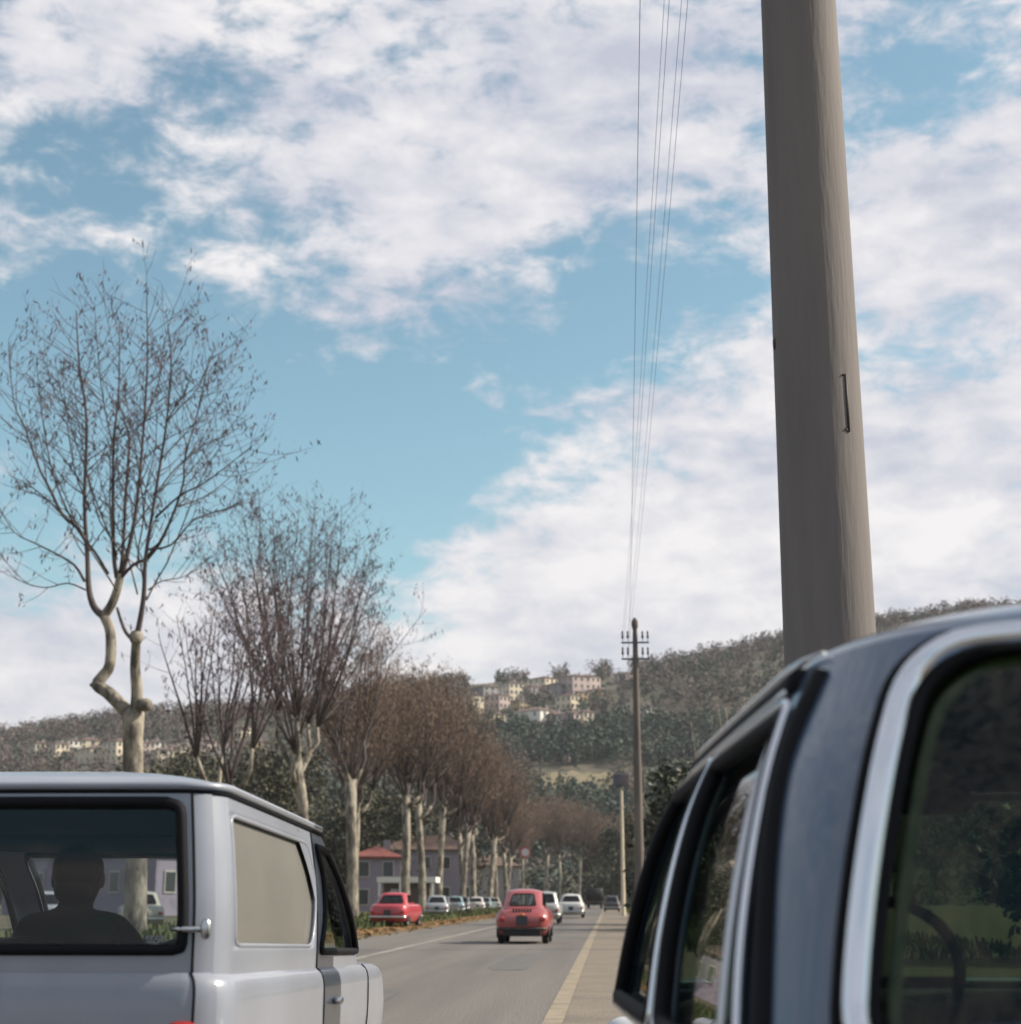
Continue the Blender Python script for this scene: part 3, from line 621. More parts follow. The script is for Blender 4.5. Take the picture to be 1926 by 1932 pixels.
def house(X, Y, Z, w_, d_, h_, rz, wall, roof, label, group=None, floors=2, cols=3, name='hill_house', sink=4.0, hip=True, panes=False):
    root = empty(name, (X, Y, Z), rz); tag(root, label, 'house', group)
    mb = MB(); mb.box((0, 0, (h_ - sink) / 2), (w_ / 2, d_ / 2, (h_ + sink) / 2)); mb.build('wall', WALLS[wall], root, smooth=False)
    o = .35; a, b = w_ / 2 + o, d_ / 2 + o; rh = min(a, b) * (.30 if name == 'hill_house' else .42); mb = MB(); k = max(0, a - b) if a > b else 0; k2 = max(0, b - a)
    if not hip: k = a if a >= b else 0; k2 = b if b > a else 0
    vs = [(-a, -b, h_), (a, -b, h_), (a, b, h_), (-a, b, h_), (-k, -k2, h_ + rh), (k, k2, h_ + rh), (-a, -b, h_ - .18), (a, -b, h_ - .18), (a, b, h_ - .18), (-a, b, h_ - .18)]
    fs = ([(0, 1, 5, 4), (1, 2, 5), (2, 3, 4, 5), (3, 0, 4)] if a >= b else [(0, 1, 4), (1, 2, 5, 4), (2, 3, 5), (3, 0, 4, 5)]) + [(6, 7, 1, 0), (7, 8, 2, 1), (8, 9, 3, 2), (9, 6, 0, 3), (9, 8, 7, 6)]
    mb.add(vs, fs); rf = mb.build('roof', ROOFM[roof], root, smooth=False)
    mb = MB(); mb.box((w_ * .22, d_ * .1, h_ + rh * .8), (.35, .3, .8)); mb.build('chimney', WALLS['grey'], rf, smooth=False)
    fh = h_ / floors
    for face in (0, 1):
        ln = w_ if face == 0 else d_; nc = cols if face == 0 else max(2, int(cols * d_ / w_ + .5))
        for f in range(floors):
            for c in range(nc):
                t = -ln / 2 + ln * (c + .5) / nc; z = fh * f + fh * .55
                o_ = bpy.data.objects.new('window', WFRAME); COL.objects.link(o_); o_.parent = root; o_.scale = (1.15, 1, 1.6)
                o_.location = (t, -d_ / 2 - .03, z) if face == 0 else (w_ / 2 + .03, t, z); o_.rotation_euler = (0, 0, 0 if face == 0 else PI / 2)
                q = bpy.data.objects.new('pane', WPANE); COL.objects.link(q); q.parent = o_
    return root
LB = {'cream': 'cream hill town house with sunlit flank and tiled hip roof', 'pink': 'pinkish hill town house with tiled hip roof', 'ochre': 'small ochre hill house with low tiled roof',
      'white': 'white hill house standing above the green wood', 'grey': 'grey hill town block with brown roof'}
def put_house(xd, yt, yb, wd, hh, wall, label, group, rz):
    p = on_hill(xd, yb); Y = p.y; h_ = max(4.2, (yb - yt) / FPX * Y * 1.02 * .98)
    house(p.x, Y + wd * .45, p.z, wd, wd * .85, h_, rz, wall, 'brown' if wall == 'grey' else 'tile', label, group, 3 if h_ > 8 else 2, 3)
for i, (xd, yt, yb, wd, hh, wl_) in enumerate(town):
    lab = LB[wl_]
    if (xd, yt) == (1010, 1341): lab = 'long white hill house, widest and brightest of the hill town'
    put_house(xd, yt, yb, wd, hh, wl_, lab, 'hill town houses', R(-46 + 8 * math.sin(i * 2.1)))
# left-hand town on the ridge behind the large tree
for i, (x0, x1, y0, y1, wl_) in enumerate(ridge_town):
    p = on_hill((x0 + x1) / 2, y1); wd = max(7.5, (x1 - x0) / FPX * p.y * 1.6)
    put_house((x0 + x1) / 2, y0, y1, wd, 0, wl_, {'cream': 'pale cream house of the town on the low ridge behind the plane trees', 'white': 'white house of the town on the low ridge behind the plane trees', 'pink': 'pinkish house of the town on the low ridge behind the plane trees', 'ochre': 'ochre house of the town on the low ridge behind the plane trees'}[wl_], 'ridge town houses', R(-48 + 9 * math.sin(i * 1.7)))
# houses behind the avenue
house(-22.6, 156, -.1, 4.6, 6, 5.2, R(8), 'lilac', 'red', 'lilac house with red tiled roof half hidden behind the plane trunks', None, 2, 2, 'red_roof_house', .4)
house(-22.5, 200, -.1, 12, 8, 7.2, R(4), 'lilac', 'brown', 'long lilac grey apartment house behind the rows of plane trunks', None, 2, 5, 'apartment_house', .4)
house(-19.0, 262, -.1, 9, 8, 6.5, R(4), 'grey', 'brown', 'grey house at the far end behind the thin plane trunks', None, 2, 3, 'grey_house', .4)
house(-66, 205, -.1, 16, 9, 10.5, R(-20), 'pink', 'red', 'pink house with low red roof beyond the verge, just over the van roof', None, 2, 4, 'pink_house', .4)
house(-37, 120, -.1, 17, 8, 4.4, R(-32), 'lilac', 'brown', 'long low lilac house seen through the van windows', None, 1, 6, 'low_lilac_house', .4)
# kiosk with a white canopy
kz = empty('roadside_kiosk', (-16.4, 131, -.03)); tag(kz, 'low brown roadside kiosk under a flat white canopy', 'kiosk')
mb = MB(); mb.box((0, .6, 1.2), (1.9, 1.0, 1.2)); mb.build('wall', material('kiosk_wall', (.13, .095, .08), (.10, .08, .07), scale=2), kz, smooth=False)
mb = MB(); mb.box((.1, .2, 2.68), (2.4, 1.6, .22)); mb.build('canopy', WALLS['white'], kz, smooth=False)
for x in (-2.1, -.4, 2.2):
    mb = MB(); mb.box((x, -1.25, 1.25), (.09, .09, 1.25)); mb.build('post', WALLS['white'], kz, smooth=False)
mb = MB(); mb.box((-1.0, -.43, 1.0), (.3, .03, .95)); mb.build('door', material('kiosk_door', (.55, .62, .70), rough=.5), kz, smooth=False)

# ------------------------------------------------------------------ poles, wires, signs
pole = empty('concrete_pole', (.872, 6.1, -.03)); tag(pole, 'thick round concrete pole rising close behind the blue car roof', 'pole', None)
mb = MB(); prof = []
for k in range(19):
    z = -.1 + 9.1 * k / 18; prof.append((.1775 + (2.06 - z) * .0070, z))
prof.append((.0001, 9.0)); mb.lathe(prof, n=40); mb.build('shaft', M['concrete'], pole)
def on_pole(ang, z, out=0.0):
    r_ = .1775 + (2.06 - z) * .0070 + out; return Vector((r_ * math.sin(ang), -r_ * math.cos(ang), z))
mb = MB(); a0 = R(32)
for (aa, za, zb, wd, ) in ((R(33), 2.86, 3.10, .006),):
    mb.tube([on_pole(aa, za), on_pole(aa, zb)], wd, 6)
mb.tube([on_pole(R(33), 2.86), on_pole(R(27), 2.87)], .004, 6); mb.tube([on_pole(R(33), 3.10), on_pole(R(27), 3.09)], .004, 6)
mb.build('cover_plate', M['iron'], pole)
mb = MB(); mb.sell(on_pole(R(-80), 3.27, .0), (.008, .012, .025), 3, nu=8, nv=6); mb.build('bolt', M['iron'], pole)
def crossarms(root, heights, half, offs, s=1.0):
    for h_ in heights:
        mb = MB(); mb.box((0, 0, h_), (half, .035 * s, .035 * s)); arm = mb.build('crossarm', M['iron'], root, smooth=False)
        for x in offs:
            mb = MB(); mb.lathe([(.0, .03), (.014 * s, .03), (.014 * s, .10), (.05 * s, .10), (.055 * s, .16), (.03 * s, .19), (.05 * s, .22), (.035 * s, .27), (0, .28)], (x, 0, h_), n=10); mb.build('insulator', M['porcelain'], arm)
OFFS = (-.30, -.16, .16, .30)
crossarms(pole, (8.25, 7.75), .38, OFFS)
tp = empty('telegraph_pole', (.70, 36, -.03)); tag(tp, 'tall tapering telegraph pole with two insulator crossarms against the hill', 'pole')
mb = MB(); mb.lathe([(.125, -.1), (.12, .5), (.09, 4), (.055, 7.05), (.05, 7.15), (.075, 7.22), (.075, 7.34), (.035, 7.42), (0, 7.44)], n=18); mb.build('shaft', M['concrete2'], tp)
crossarms(tp, (6.85, 6.47), .32, (-.29, -.17, .17, .29), .5)
def wire(a, b, sag, r_=.0022):
    a, b = Vector(a), Vector(b); n = 40; pts = [a + (b - a) * (i / n) - UP * sag * 4 * (i / n) * (1 - i / n) for i in range(n + 1)]
    mb = MB(); mb.tube(pts, r_, 5); o = mb.build('overhead_wire', M['wire'], None)
    return o
for (ha, hb) in ((8.25, 6.85), (7.75, 6.47)):
    for x, xb in zip(OFFS[:2], (-.29, -.17)):
        o = wire((.872 + x, 6.1, ha + .16), (.70 + xb, 36, hb + .14), .35); tag(o, 'thin overhead wire strung between the concrete pole and the telegraph pole', 'wire', 'overhead wires')
# a lone cable on a bracket, further out
mb = MB(); mb.tube([on_pole(R(-90), 7.2, -.02), on_pole(R(-90), 7.2, .48)], .02, 6); mb.build('bracket', M['iron'], pole)
o = wire((.872 - .60, 6.1, 7.2), (.55, 36, 6.47), .25, .0028); tag(o, 'thicker lone cable running left of the other wires down to the telegraph pole', 'wire')
# far posts
po = empty('box_post', (1.02, 112, -.03)); tag(po, 'slim pale post with a grey box on top, beyond the telegraph pole', 'post')  # plain post carrying a grey box at its top
mb = MB(); mb.lathe([(.16, -.1), (.15, .5), (.09, 8.4), (.07, 8.9), (0, 8.92)], n=14); mb.build('shaft', WALLS['cream'], po)
mb = MB(); mb.box((0, -.1, 9.3), (.58, .3, .42), 0, .05); mb.build('box', material('grey_box', (.12, .125, .16), (.09, .095, .12), scale=3), po, smooth=False)
rsn = empty('round_road_sign', (-7.6, 148, -.03)); tag(rsn, 'round red and white road sign on a post at the avenue end', 'sign')
mb = MB(); mb.tube([(0, .06, -.1), (0, .06, 5.9)], .05, 8); mb.build('post', M['iron'], rsn)
mb = MB(); mb.lathe([(0, -.02), (.52, -.02), (.52, .02), (0, .02)], (0, 0, 5.35), 'y', 28); dsk = mb.build('disc', material('sign_red', (.5, .10, .10), rough=.5), rsn, auto=40)
mb = MB(); mb.lathe([(0, -.03), (.36, -.03), (.36, -.021)], (0, 0, 5.35), 'y', 28); mb.build('face', material('sign_white', (.70, .68, .70), rough=.5), rsn, auto=40)
# ------------------------------------------------------------------ cars: smooth shells built from plan loops stacked by height
KEYS = ('z', 'w', 'yr', 'yf', 'rr', 'rf', 'br', 'bf', 'bs', 'zs')
def pchip(xs, ys, x):
    n = len(xs); i = max(0, min(n - 2, int(x))); h = 1.0
    d = [ys[k + 1] - ys[k] for k in range(n - 1)]
    def m(k):
        if k == 0: return d[0]
        if k == n - 1: return d[-1]
        a, b = d[k - 1], d[k]
        return 0.0 if a * b <= 0 else 2 * a * b / (a + b)
    t = x - i
    return ((2 * t ** 3 - 3 * t * t + 1) * ys[i] + (t ** 3 - 2 * t * t + t) * m(i) + (-2 * t ** 3 + 3 * t * t) * ys[i + 1] + (t ** 3 - t * t) * m(i + 1))
class Shell:
    def __init__(s, levels, crown=.05, spine=None, ny=0.0):
        s.L = [dict(zip(KEYS, l)) for l in levels]; s.T = len(levels) - 1; s.crown = crown
        s.ny = ny; s.cache = {}; s.cols = {k: [l[k] for l in s.L] for k in KEYS}; s.spine = spine
    def par(s, t):
        t = min(max(t, 0), s.T); k = round(t, 5)
        if k not in s.cache: s.cache[k] = {q: pchip(None or range(s.T + 1), s.cols[q], t) for q in KEYS}
        return s.cache[k]
    def loop(s, u, q):
        u = u % 8; g = int(u); f = u - g; w, yr, yf, rr, rf = q['w'], q['yr'], q['yf'], q['rr'], q['rf']
        if g == 0: x = -(w - rr) + 2 * (w - rr) * f; y = yr
        elif g == 1: a = -PI / 2 + f * PI / 2; x = w - rr + rr * math.cos(a); y = yr + rr + rr * math.sin(a)
        elif g == 2: x = w; y = yr + rr + (yf - rf - yr - rr) * f
        elif g == 3: a = f * PI / 2; x = w - rf + rf * math.cos(a); y = yf - rf + rf * math.sin(a)
        elif g == 4: x = (w - rf) - 2 * (w - rf) * f; y = yf
        elif g == 5: a = PI / 2 + f * PI / 2; x = -(w - rf) + rf * math.cos(a); y = yf - rf + rf * math.sin(a)
        elif g == 6: x = -w; y = yf - rf - (yf - rf - yr - rr) * f
        else: a = PI + f * PI / 2; x = -(w - rr) + rr * math.cos(a); y = yr + rr + rr * math.sin(a)
        k = 1 - (x / w) ** 2
        if g in (7, 0, 1): y -= q['br'] * k
        elif g in (3, 4, 5): y += q['bf'] * k
        ym = (yr + yf) / 2; hy = (yf - yr) / 2; v = max(0, 1 - ((y - ym) / hy) ** 2); x += math.copysign(q['bs'] * v, x) if abs(x) > .5 * w else 0
        return x, y
    def P(s, u, t, off=0.0):
        if t <= s.T:
            q = s.par(t); x, y = s.loop(u, q); z = q['z'] + q['zs'] * y
        else:
            c = t - s.T; q = s.par(s.T); x, y = s.loop(u, q); k = 1 - c
            ya, yb = s.spine if s.spine else ((q['yr'] + q['yf']) / 2,) * 2
            yc = min(max(y, ya), yb); z = q['z'] + q['zs'] * (yc + (y - yc) * k) + s.crown * (1 - k ** 2.4) ** .75
            x, y = x * k, yc + (y - yc) * k
        p = Vector((x, y, z))
        if off: p = p + s.N(u, t) * off
        return p
    def N(s, u, t):
        e = 1e-3; t0 = max(t - e, 0); t1 = min(t + e, s.T + .999); n = (s.P(u + e, t) - s.P(u - e, t)).cross(s.P(u, t1) - s.P(u, t0))
        return n.normalized() if n.length > 1e-14 else Vector((0, 0, 1))
    def u_of_y(s, y, t, side):
        q = s.par(t); a, b = q['yr'] + q['rr'], q['yf'] - q['rf']
        if side > 0:
            if y < a: return 2 - math.acos(max(-1, min(1, (a - y) / q['rr']))) * 0 - (math.asin(min(1, (a - y) / q['rr'])) / (PI / 2))
            if y > b: return 3 + math.asin(min(1, (y - b) / q['rf'])) / (PI / 2)
            return 2 + (y - a) / (b - a)
        return (9.0 - s.u_of_y(y, t, 1)) % 8 if True else 0
def rnd_sq(a, b, ra, rb):
    cx = min(max(a, -(1 - ra)), 1 - ra); cy = min(max(b, -(1 - rb)), 1 - rb); dx, dy = (a - cx) / ra, (b - cy) / rb
    if abs(dx) > 1e-9 and abs(dy) > 1e-9:
        l = math.hypot(dx, dy); return cx + ra * dx / l, cy + rb * dy / l
    return a, b
def frange(a, b, n): return [a + (b - a) * i / n for i in range(n + 1)]
class Panel:
    def __init__(s, sh, ua, ub, quad, rad=(.25, .25), ta=0.0, tb=None):
        s.sh, s.ua, s.ub, s.ta, s.tb, s.quad, s.rad = sh, ua, ub, ta, sh.T if tb is None else tb, quad, rad
    def mapq(s, a, b):
        (p0, p1, p2, p3) = s.quad; a, b = (a + 1) / 2, (b + 1) / 2
        return tuple((p0[i] * (1 - a) + p1[i] * a) * (1 - b) + (p3[i] * (1 - a) + p2[i] * a) * b for i in (0, 1))
    def mesh(s, mb, us, ts, off=0.0, K=4, jamb=.02):
        e = 1e-6; U = [u for u in us if s.ua - e <= u <= s.ub + e]; T_ = [t for t in ts if s.ta - e <= t <= s.tb + e]
        bd = [(u, s.ta) for u in U] + [(s.ub, t) for t in T_[1:]] + [(u, s.tb) for u in U[::-1][1:]] + [(s.ua, t) for t in T_[::-1][1:-1]]
        inner = [s.mapq(*rnd_sq(2 * (u - s.ua) / (s.ub - s.ua) - 1, 2 * (t - s.ta) / (s.tb - s.ta) - 1, *s.rad)) for u, t in bd]
        n = len(bd); vs = []; fs = []
        for k in range(K + 1):
            f = k / K
            for o_, i_ in zip(bd, inner): vs.append(s.sh.P(o_[0] + (i_[0] - o_[0]) * f, o_[1] + (i_[1] - o_[1]) * f, off))
        for i_ in inner: vs.append(s.sh.P(i_[0], i_[1], off - jamb))
        for k in range(K + 1):
            for i in range(n): fs.append((k * n + i, k * n + (i + 1) % n, (k + 1) * n + (i + 1) % n, (k + 1) * n + i))
        mb.add(vs, fs); s.inner = inner; return inner
    def fill(s, off, grow=1.0, rings=4):
        mb = MB(); n = len(s.inner); c = s.mapq(0, 0); vs = []; fs = []
        for k in range(rings):
            f = grow * (1 - k / rings)
            for u, t in s.inner: vs.append(s.sh.P(c[0] + (u - c[0]) * f, c[1] + (t - c[1]) * f, off))
        vs.append(s.sh.P(c[0], c[1], off))
        for k in range(rings - 1):
            for i in range(n): fs.append((k * n + i, k * n + (i + 1) % n, (k + 1) * n + (i + 1) % n, (k + 1) * n + i))
        for i in range(n): fs.append(((rings - 1) * n + i, (rings - 1) * n + (i + 1) % n, rings * n))
        mb.add(vs, fs); return mb
    def ring(s, r_, off, grow=1.0, n=8):
        mb = MB(); c = s.mapq(0, 0); mb.tube([s.sh.P(c[0] + (u - c[0]) * grow, c[1] + (t - c[1]) * grow, off) for u, t in s.inner], r_, n, closed=True); return mb
def shell_band(mb, sh, us, ts, skip=(), off=0.0, only=None):
    idx = {}
    def vid(i, j):
        if (i, j) not in idx: idx[(i, j)] = len(mb.v); mb.v.append(tuple(sh.P(us[i], ts[j], off)))
        return idx[(i, j)]
    for i in range(len(us) - 1):
        for j in range(len(ts) - 1):
            u, t = (us[i] + us[i + 1]) / 2, (ts[j] + ts[j + 1]) / 2
            if any(a < u < b and c < t < d for a, b, c, d in skip): continue
            if only and not (only[0] < u < only[1] and only[2] < t < only[3]): continue
            mb.f.append((vid(i, j), vid(i + 1, j), vid(i + 1, j + 1), vid(i, j + 1)))
def ulist(extra, nside=8, nc=8, split=7.5):
    s = set()
    for g in range(8):
        n = nc if g % 2 else nside
        for k in range(n): s.add(round(g + k / n, 6))
    s.add(8.0)
    base = sorted(s); lo = -.5
    vals = [u for u in base if u <= split] + [u - 8 for u in base if u > split]
    vals += [split - 8, split] + list(extra)
    out = []
    for v in sorted(vals):
        if v < split - 8 - 1e-9 or v > split + 1e-9: continue
        if not out or v - out[-1] > 1e-4: out.append(v)
    return out
def deck(mb, sh, us, hole=None, cs=(.0, .06, .16, .3, .5, .75, 1.0)):
    ts = [sh.T + c * .9999 for c in cs]; cells = MB(); shell_band(cells, sh, us, ts)
    if hole is not None:
        hs, m_ = hole; q = hs.par(0); keep = []
        for f in cells.f:
            c = sum((Vector(cells.v[i]) for i in f), Vector()) / len(f)
            inside = abs(c.x) < q['w'] - m_ and q['yr'] - q['br'] * (1 - (c.x / q['w']) ** 2) + m_ < c.y < q['yf'] + q['bf'] * (1 - (c.x / q['w']) ** 2) - m_
            if not inside: keep.append(f)
        cells.f = keep
    mb.add(cells.v, cells.f)
WHEELS = {}
def wheel_meshes(r_, wd, rimm):
    k = (r_, wd, rimm.name)
    if k not in WHEELS:
        t = MB(); t.lathe([(r_ * .62, -wd / 2), (r_ * .9, -wd / 2), (r_ * .98, -wd * .38), (r_, -wd * .2), (r_, wd * .2), (r_ * .98, wd * .38), (r_ * .9, wd / 2), (r_ * .62, wd / 2), (r_ * .62, -wd / 2)], axis='x', n=28)
        m_ = MB(); m_.lathe([(0.001, wd * .30), (r_ * .16, wd * .30), (r_ * .2, wd * .42), (r_ * .34, wd * .40), (r_ * .4, wd * .24), (r_ * .56, wd * .28), (r_ * .63, wd * .5), (r_ * .63, -wd * .5), (r_ * .3, -wd * .3), (.001, -wd * .3)], axis='x', n=24)
        WHEELS[k] = (unit_mesh(t, 'wheel', M['tyre']), unit_mesh(m_, 'rim', rimm))
        for me in WHEELS[k]: me.shade_smooth()
    return WHEELS[k]
def add_wheels(root, r_, wd, tx, yf, yr, rimm=None):
    a, b = wheel_meshes(r_, wd, rimm or M['wheel_rim'])
    for sx in (-1, 1):
        for y in (yr, yf):
            o = bpy.data.objects.new('wheel', a); COL.objects.link(o); o.parent = root; o.location = (sx * tx, y, r_); o.rotation_euler = (0, 0, 0 if sx > 0 else PI)
            q = bpy.data.objects.new('rim', b); COL.objects.link(q); q.parent = o
def arches(root, sh, r_, tx, ys):
    for sx in (-1, 1):
        for y in ys:
            mb = MB(); n = 20; cx = sx * (tx + .075)
            vs = [(cx, y, r_)] + [(cx, y + r_ * 1.16 * math.cos(PI * k / n * 1.25 - .39), r_ + r_ * 1.16 * math.sin(PI * k / n * 1.25 - .39)) for k in range(n + 1)]
            mb.add(vs, [(0, k, k + 1) if sx > 0 else (0, k + 1, k) for k in range(1, n + 1)]); vs2 = [(sx * (tx - .1), p[1], p[2]) for p in vs[1:]]
            mb.add(vs[1:] + vs2, [(k, k + 1, n + 2 + k, n + 1 + k) for k in range(n)])
            mb.build('wheel_arch', M['black'], root, smooth=False)
def sedan(name, label, cat, group, loc, rz, paint, L=3.6, W=1.46, H=1.40, belt=.86, cr=-1.25, cf=.72, rr=-.85, rf=.22, roofw=.53, lights='rear', low=False, wheel_r=.29, hatch=False, glassm=None, rc=.22, nose=.1, bump=True, plate=True, fancy=False, tail=.06, tum=0.0):
    root = empty(name, loc, rz); tag(root, label, cat, group); h = L / 2; G = glassm or M['glass_far']
    lo = Shell([(.20, W / 2 - .10, -h + .16, h - .16, .2, .2, .02, .02, 0, 0), (.30, W / 2 - .045, -h + .05, h - .06, .24, .24, .04, .05, .0, 0), (.46, W / 2 - .01, -h + .01, h - .01, .26, .26, .05, .06, .01, 0),
                (.60, W / 2, -h, h, .27, .27, .05, .06, .01, 0), (belt - .12, W / 2 - .015 - tum * .5, -h + tail * .6, h - nose * .5, .26, .26, .05, .06, .01, 0), (belt - .04, W / 2 - .045 - tum, -h + tail * 1.2, h - nose, .25, .25, .05, .06, .01, .0), (belt, W / 2 - .10 - tum, -h + tail * 2 + .02, h - nose * 1.7, .23, .23, .05, .06, .01, 0)], .03, (-h + .5, h - .5))
    ns, nc = (8, 6) if fancy else (5, 4)
    us = ulist([], ns, nc); body = MB(); shell_band(body, lo, us, frange(0, lo.T, 12))
    bw = W / 2 - .08 - tum
    ca = Shell([(belt - .03, bw, cr, cf, .20, .16, .06, .10, 0, 0), (belt + (H - .10 - belt) * .35, bw - (bw - roofw) * .33, cr + (rr - cr) * .33, cf + (rf - cf) * .36, rc, .16, .06, .09, 0, 0),
                (belt + (H - .10 - belt) * .7, bw - (bw - roofw) * .68, cr + (rr - cr) * .68, cf + (rf - cf) * .72, rc, .16, .05, .07, 0, 0), (H - .085, roofw, rr, rf, rc, .18, .04, .06, 0, 0)], .085, (rr + .45, rf - .45))
    deck(body, lo, us, (ca, .05))
    mb_ = MB(); shell_band(mb_, lo, us, [0, .001]); 
    ts = frange(0, ca.T, 9); ym = (cr + cf) / 2 + .05
    um, ul = ca.u_of_y(ym, 1.5, 1), ca.u_of_y(ym, 1.5, -1)
    us2 = ulist([1.5, 3.5, 5.5, um, ul], ns, nc)
    def q(y0, y1, y2, y3, side, t0=.55, t1=2.72):
        pts = [(ca.u_of_y(y0, t0, side), t0), (ca.u_of_y(y1, t0, side), t0), (ca.u_of_y(y2, t1, side), t1), (ca.u_of_y(y3, t1, side), t1)]
        return pts
    yb0, yb1 = cr + .22, cf - .16; yt0, yt1 = rr + .16, rf - .10
    P_ = [('rear_window', Panel(ca, -.5, 1.5, [(-.18, .5), (1.18, .5), (1.12, 2.66), (-.12, 2.66)], (.22, .35))),
          ('side_window', Panel(ca, 1.5, um, q(yb0, ym - .04, ym - .04, yt0, 1), (.2, .25))), ('side_window', Panel(ca, um, 3.5, q(ym + .04, yb1, yt1, ym + .04, 1), (.2, .25))),
          ('windscreen', Panel(ca, 3.5, 5.5, [(3.8, .45), (5.2, .45), (5.15, 2.7), (3.85, 2.7)], (.16, .3))),
          ('side_window', Panel(ca, 5.5, ul, q(yb1, ym + .04, ym + .04, yt1, -1), (.2, .25))), ('side_window', Panel(ca, ul, 7.5, q(ym - .04, yb0, yt0, ym - .04, -1), (.2, .25)))]
    shell_band(body, ca, us2, ts, [(-.5, 7.5, 0, ca.T)])
    for nm, p in P_: p.mesh(body, us2, ts)
    shell_band(body, ca, us2, [ca.T + c for c in (0, .03, .08, .16, .3, .5, .75, .9999)])
    body.build('body', paint, root)
    for nm, p in P_:
        o = p.fill(-.008).build(nm, G, root); p.ring(.012, 0.0, 1.0, 6).build('seal', M['rubber'], o)
    mb = MB(); shell_band(mb, lo, us, [0.0, .02], off=-.02); mb = MB(); mb.box((0, 0, .22), (W / 2 - .12, h - .2, .04)); mb.build('underside', M['black'], root, smooth=False)
    mb = MB()
    for sx in (-1, 1):
        mb.sell((sx * .32, -.25, .72), (.2, .09, .30), 4, Matrix.Rotation(R(10), 3, 'X'), 14, 8)
    mb.build('seats', M['seat_dark'], root)
    if bump:
        for sy, y in ((-1, -h), (1, h)):
            mb = MB(); pts = [Vector((x, sy * (h + .05 - .10 * (abs(x) / (W / 2)) ** 3), .40)) for x in frange(-W / 2 + .02, W / 2 - .02, 12)]
            mb.tube(pts, .05, 8); mb.build('bumper', M['dullchrome'], root)
    for sx in (-1, 1):
        mb = MB(); mb.sell((sx * (W / 2 - .16), -h - .005, .60), (.085, .04, .06), 3, nu=12, nv=8); mb.build('tail_lamp', M['lamp_red'], root)
        mb = MB(); mb.sell((sx * (W / 2 - .20), h + .0, .60), (.10, .05, .09), 2.4, nu=14, nv=8); mb.build('headlight', M['lamp_clear'], root)
    if plate:
        mb = MB(); mb.box((0, -h - .065, .56), (.14, .008, .11)); mb.build('number_plate', M['plate'], root, smooth=False)
    add_wheels(root, wheel_r, .16, W / 2 - .11, h - .62, -h + .62); arches(root, lo, wheel_r, W / 2 - .085, (h - .62, -h + .62))
    return root
def paint(name, c, c2=None, rough=.35): return material(name, c, c2 or tuple(v * .85 for v in c), rough=rough, coat=.6, scale=2, detail=4)

# ------------------------------------------------------------------ the grey panel van on the left
VX, VY = -1.712, 4.25
van = empty('panel_van', (VX, VY, 0)); tag(van, 'light grey panel van with blanked side panel and wide rear door window', 'van')
lo = Shell([(.20, .60, .06, 3.12, .12, .2, .0, .02, 0, 0), (.30, .66, .01, 3.14, .12, .24, .01, .05, .01, 0), (.50, .70, -.02, 3.20, .12, .26, .015, .06, .012, 0),
            (.66, .712, -.025, 3.18, .12, .26, .018, .06, .012, -.012), (.78, .712, -.02, 3.12, .12, .25, .018, .06, .012, -.022), (.835, .705, -.012, 3.04, .115, .24, .016, .06, .01, -.026), (.86, .688, .0, 2.94, .11, .22, .015, .05, .006, -.028)], .03, (.5, 2.5))
ca = Shell([(.845, .690, .005, 2.46, .11, .14, .015, .09, .004, -.028), (1.00, .688, .01, 2.32, .11, .14, .016, .08, .006, -.030), (1.17, .676, .022, 2.10, .11, .15, .018, .07, .006, -.034), (1.36, .652, .045, 1.70, .105, .17, .02, .06, .004, -.036)], .068, (.45, 1.25))
us_l = ulist([1.62, 6.88, .0], 16, 10); body = MB()
DOOR = (-.62 + .0, 1.62)  # rear door spans most of the back
du0, du1 = -.5, 1.5
shell_band(body, lo, us_l, frange(0, lo.T, 20), [(-.5, 1.5, 1.9, lo.T)])
deck(body, lo, us_l, (ca, .05))
y_b, y_f = .16, 1.30
um, ul = ca.u_of_y(1.36, 1.5, 1), ca.u_of_y(1.36, 1.5, -1)
us_c = ulist([1.55, 3.5, 5.5, um, ul], 22, 14); ts = frange(0, 3, 24)
def vq(y0, y1, y2, y3, side, t0, t1): return [(ca.u_of_y(y0, t0, side), t0), (ca.u_of_y(y1, t0, side), t0), (ca.u_of_y(y2, t1, side), t1), (ca.u_of_y(y3, t1, side), t1)]
p_rear = Panel(ca, -.5, 1.5, [(-.02 , .50), (1.02, .50), (1.0, 2.74), (0.0, 2.74)], (.085, .14))
p_sr = Panel(ca, 1.5, um, vq(.15, 1.28, 1.28, .15, 1, .58, 2.62), (.07, .13)); p_dr = Panel(ca, um, 3.5, vq(1.42, 2.27, 1.76, 1.42, 1, .46, 2.62), (.14, .14))
p_sl = Panel(ca, ul, 7.5, vq(1.28, .15, .15, 1.28, -1, .58, 2.62), (.07, .13)); p_dl = Panel(ca, 5.5, ul, vq(2.27, 1.42, 1.42, 1.76, -1, .46, 2.62), (.14, .14))
p_ws = Panel(ca, 3.5, 5.5, [(3.75, .40), (5.25, .40), (5.2, 2.66), (3.8, 2.66)], (.14, .2))
for p in (p_sr, p_dr, p_sl, p_dl, p_ws): p.mesh(body, us_c, ts, 0, 5, .022)
rfl = [3 + c for c in (0, .012, .03, .06, .11, .18, .28, .42, .6, .8, .9999)]
shell_band(body, ca, us_c, rfl)
body.build('body', M['van_paint'], van)
dr = MB(); p_rear.mesh(dr, us_c, ts, .004, 5, .03); us_d = [u for u in us_l]
shell_band(dr, lo, us_l, frange(0, lo.T, 20), (), .004, (-.5, 1.5, 1.9, lo.T))
rdoor = dr.build('rear_door', M['van_paint'], van)
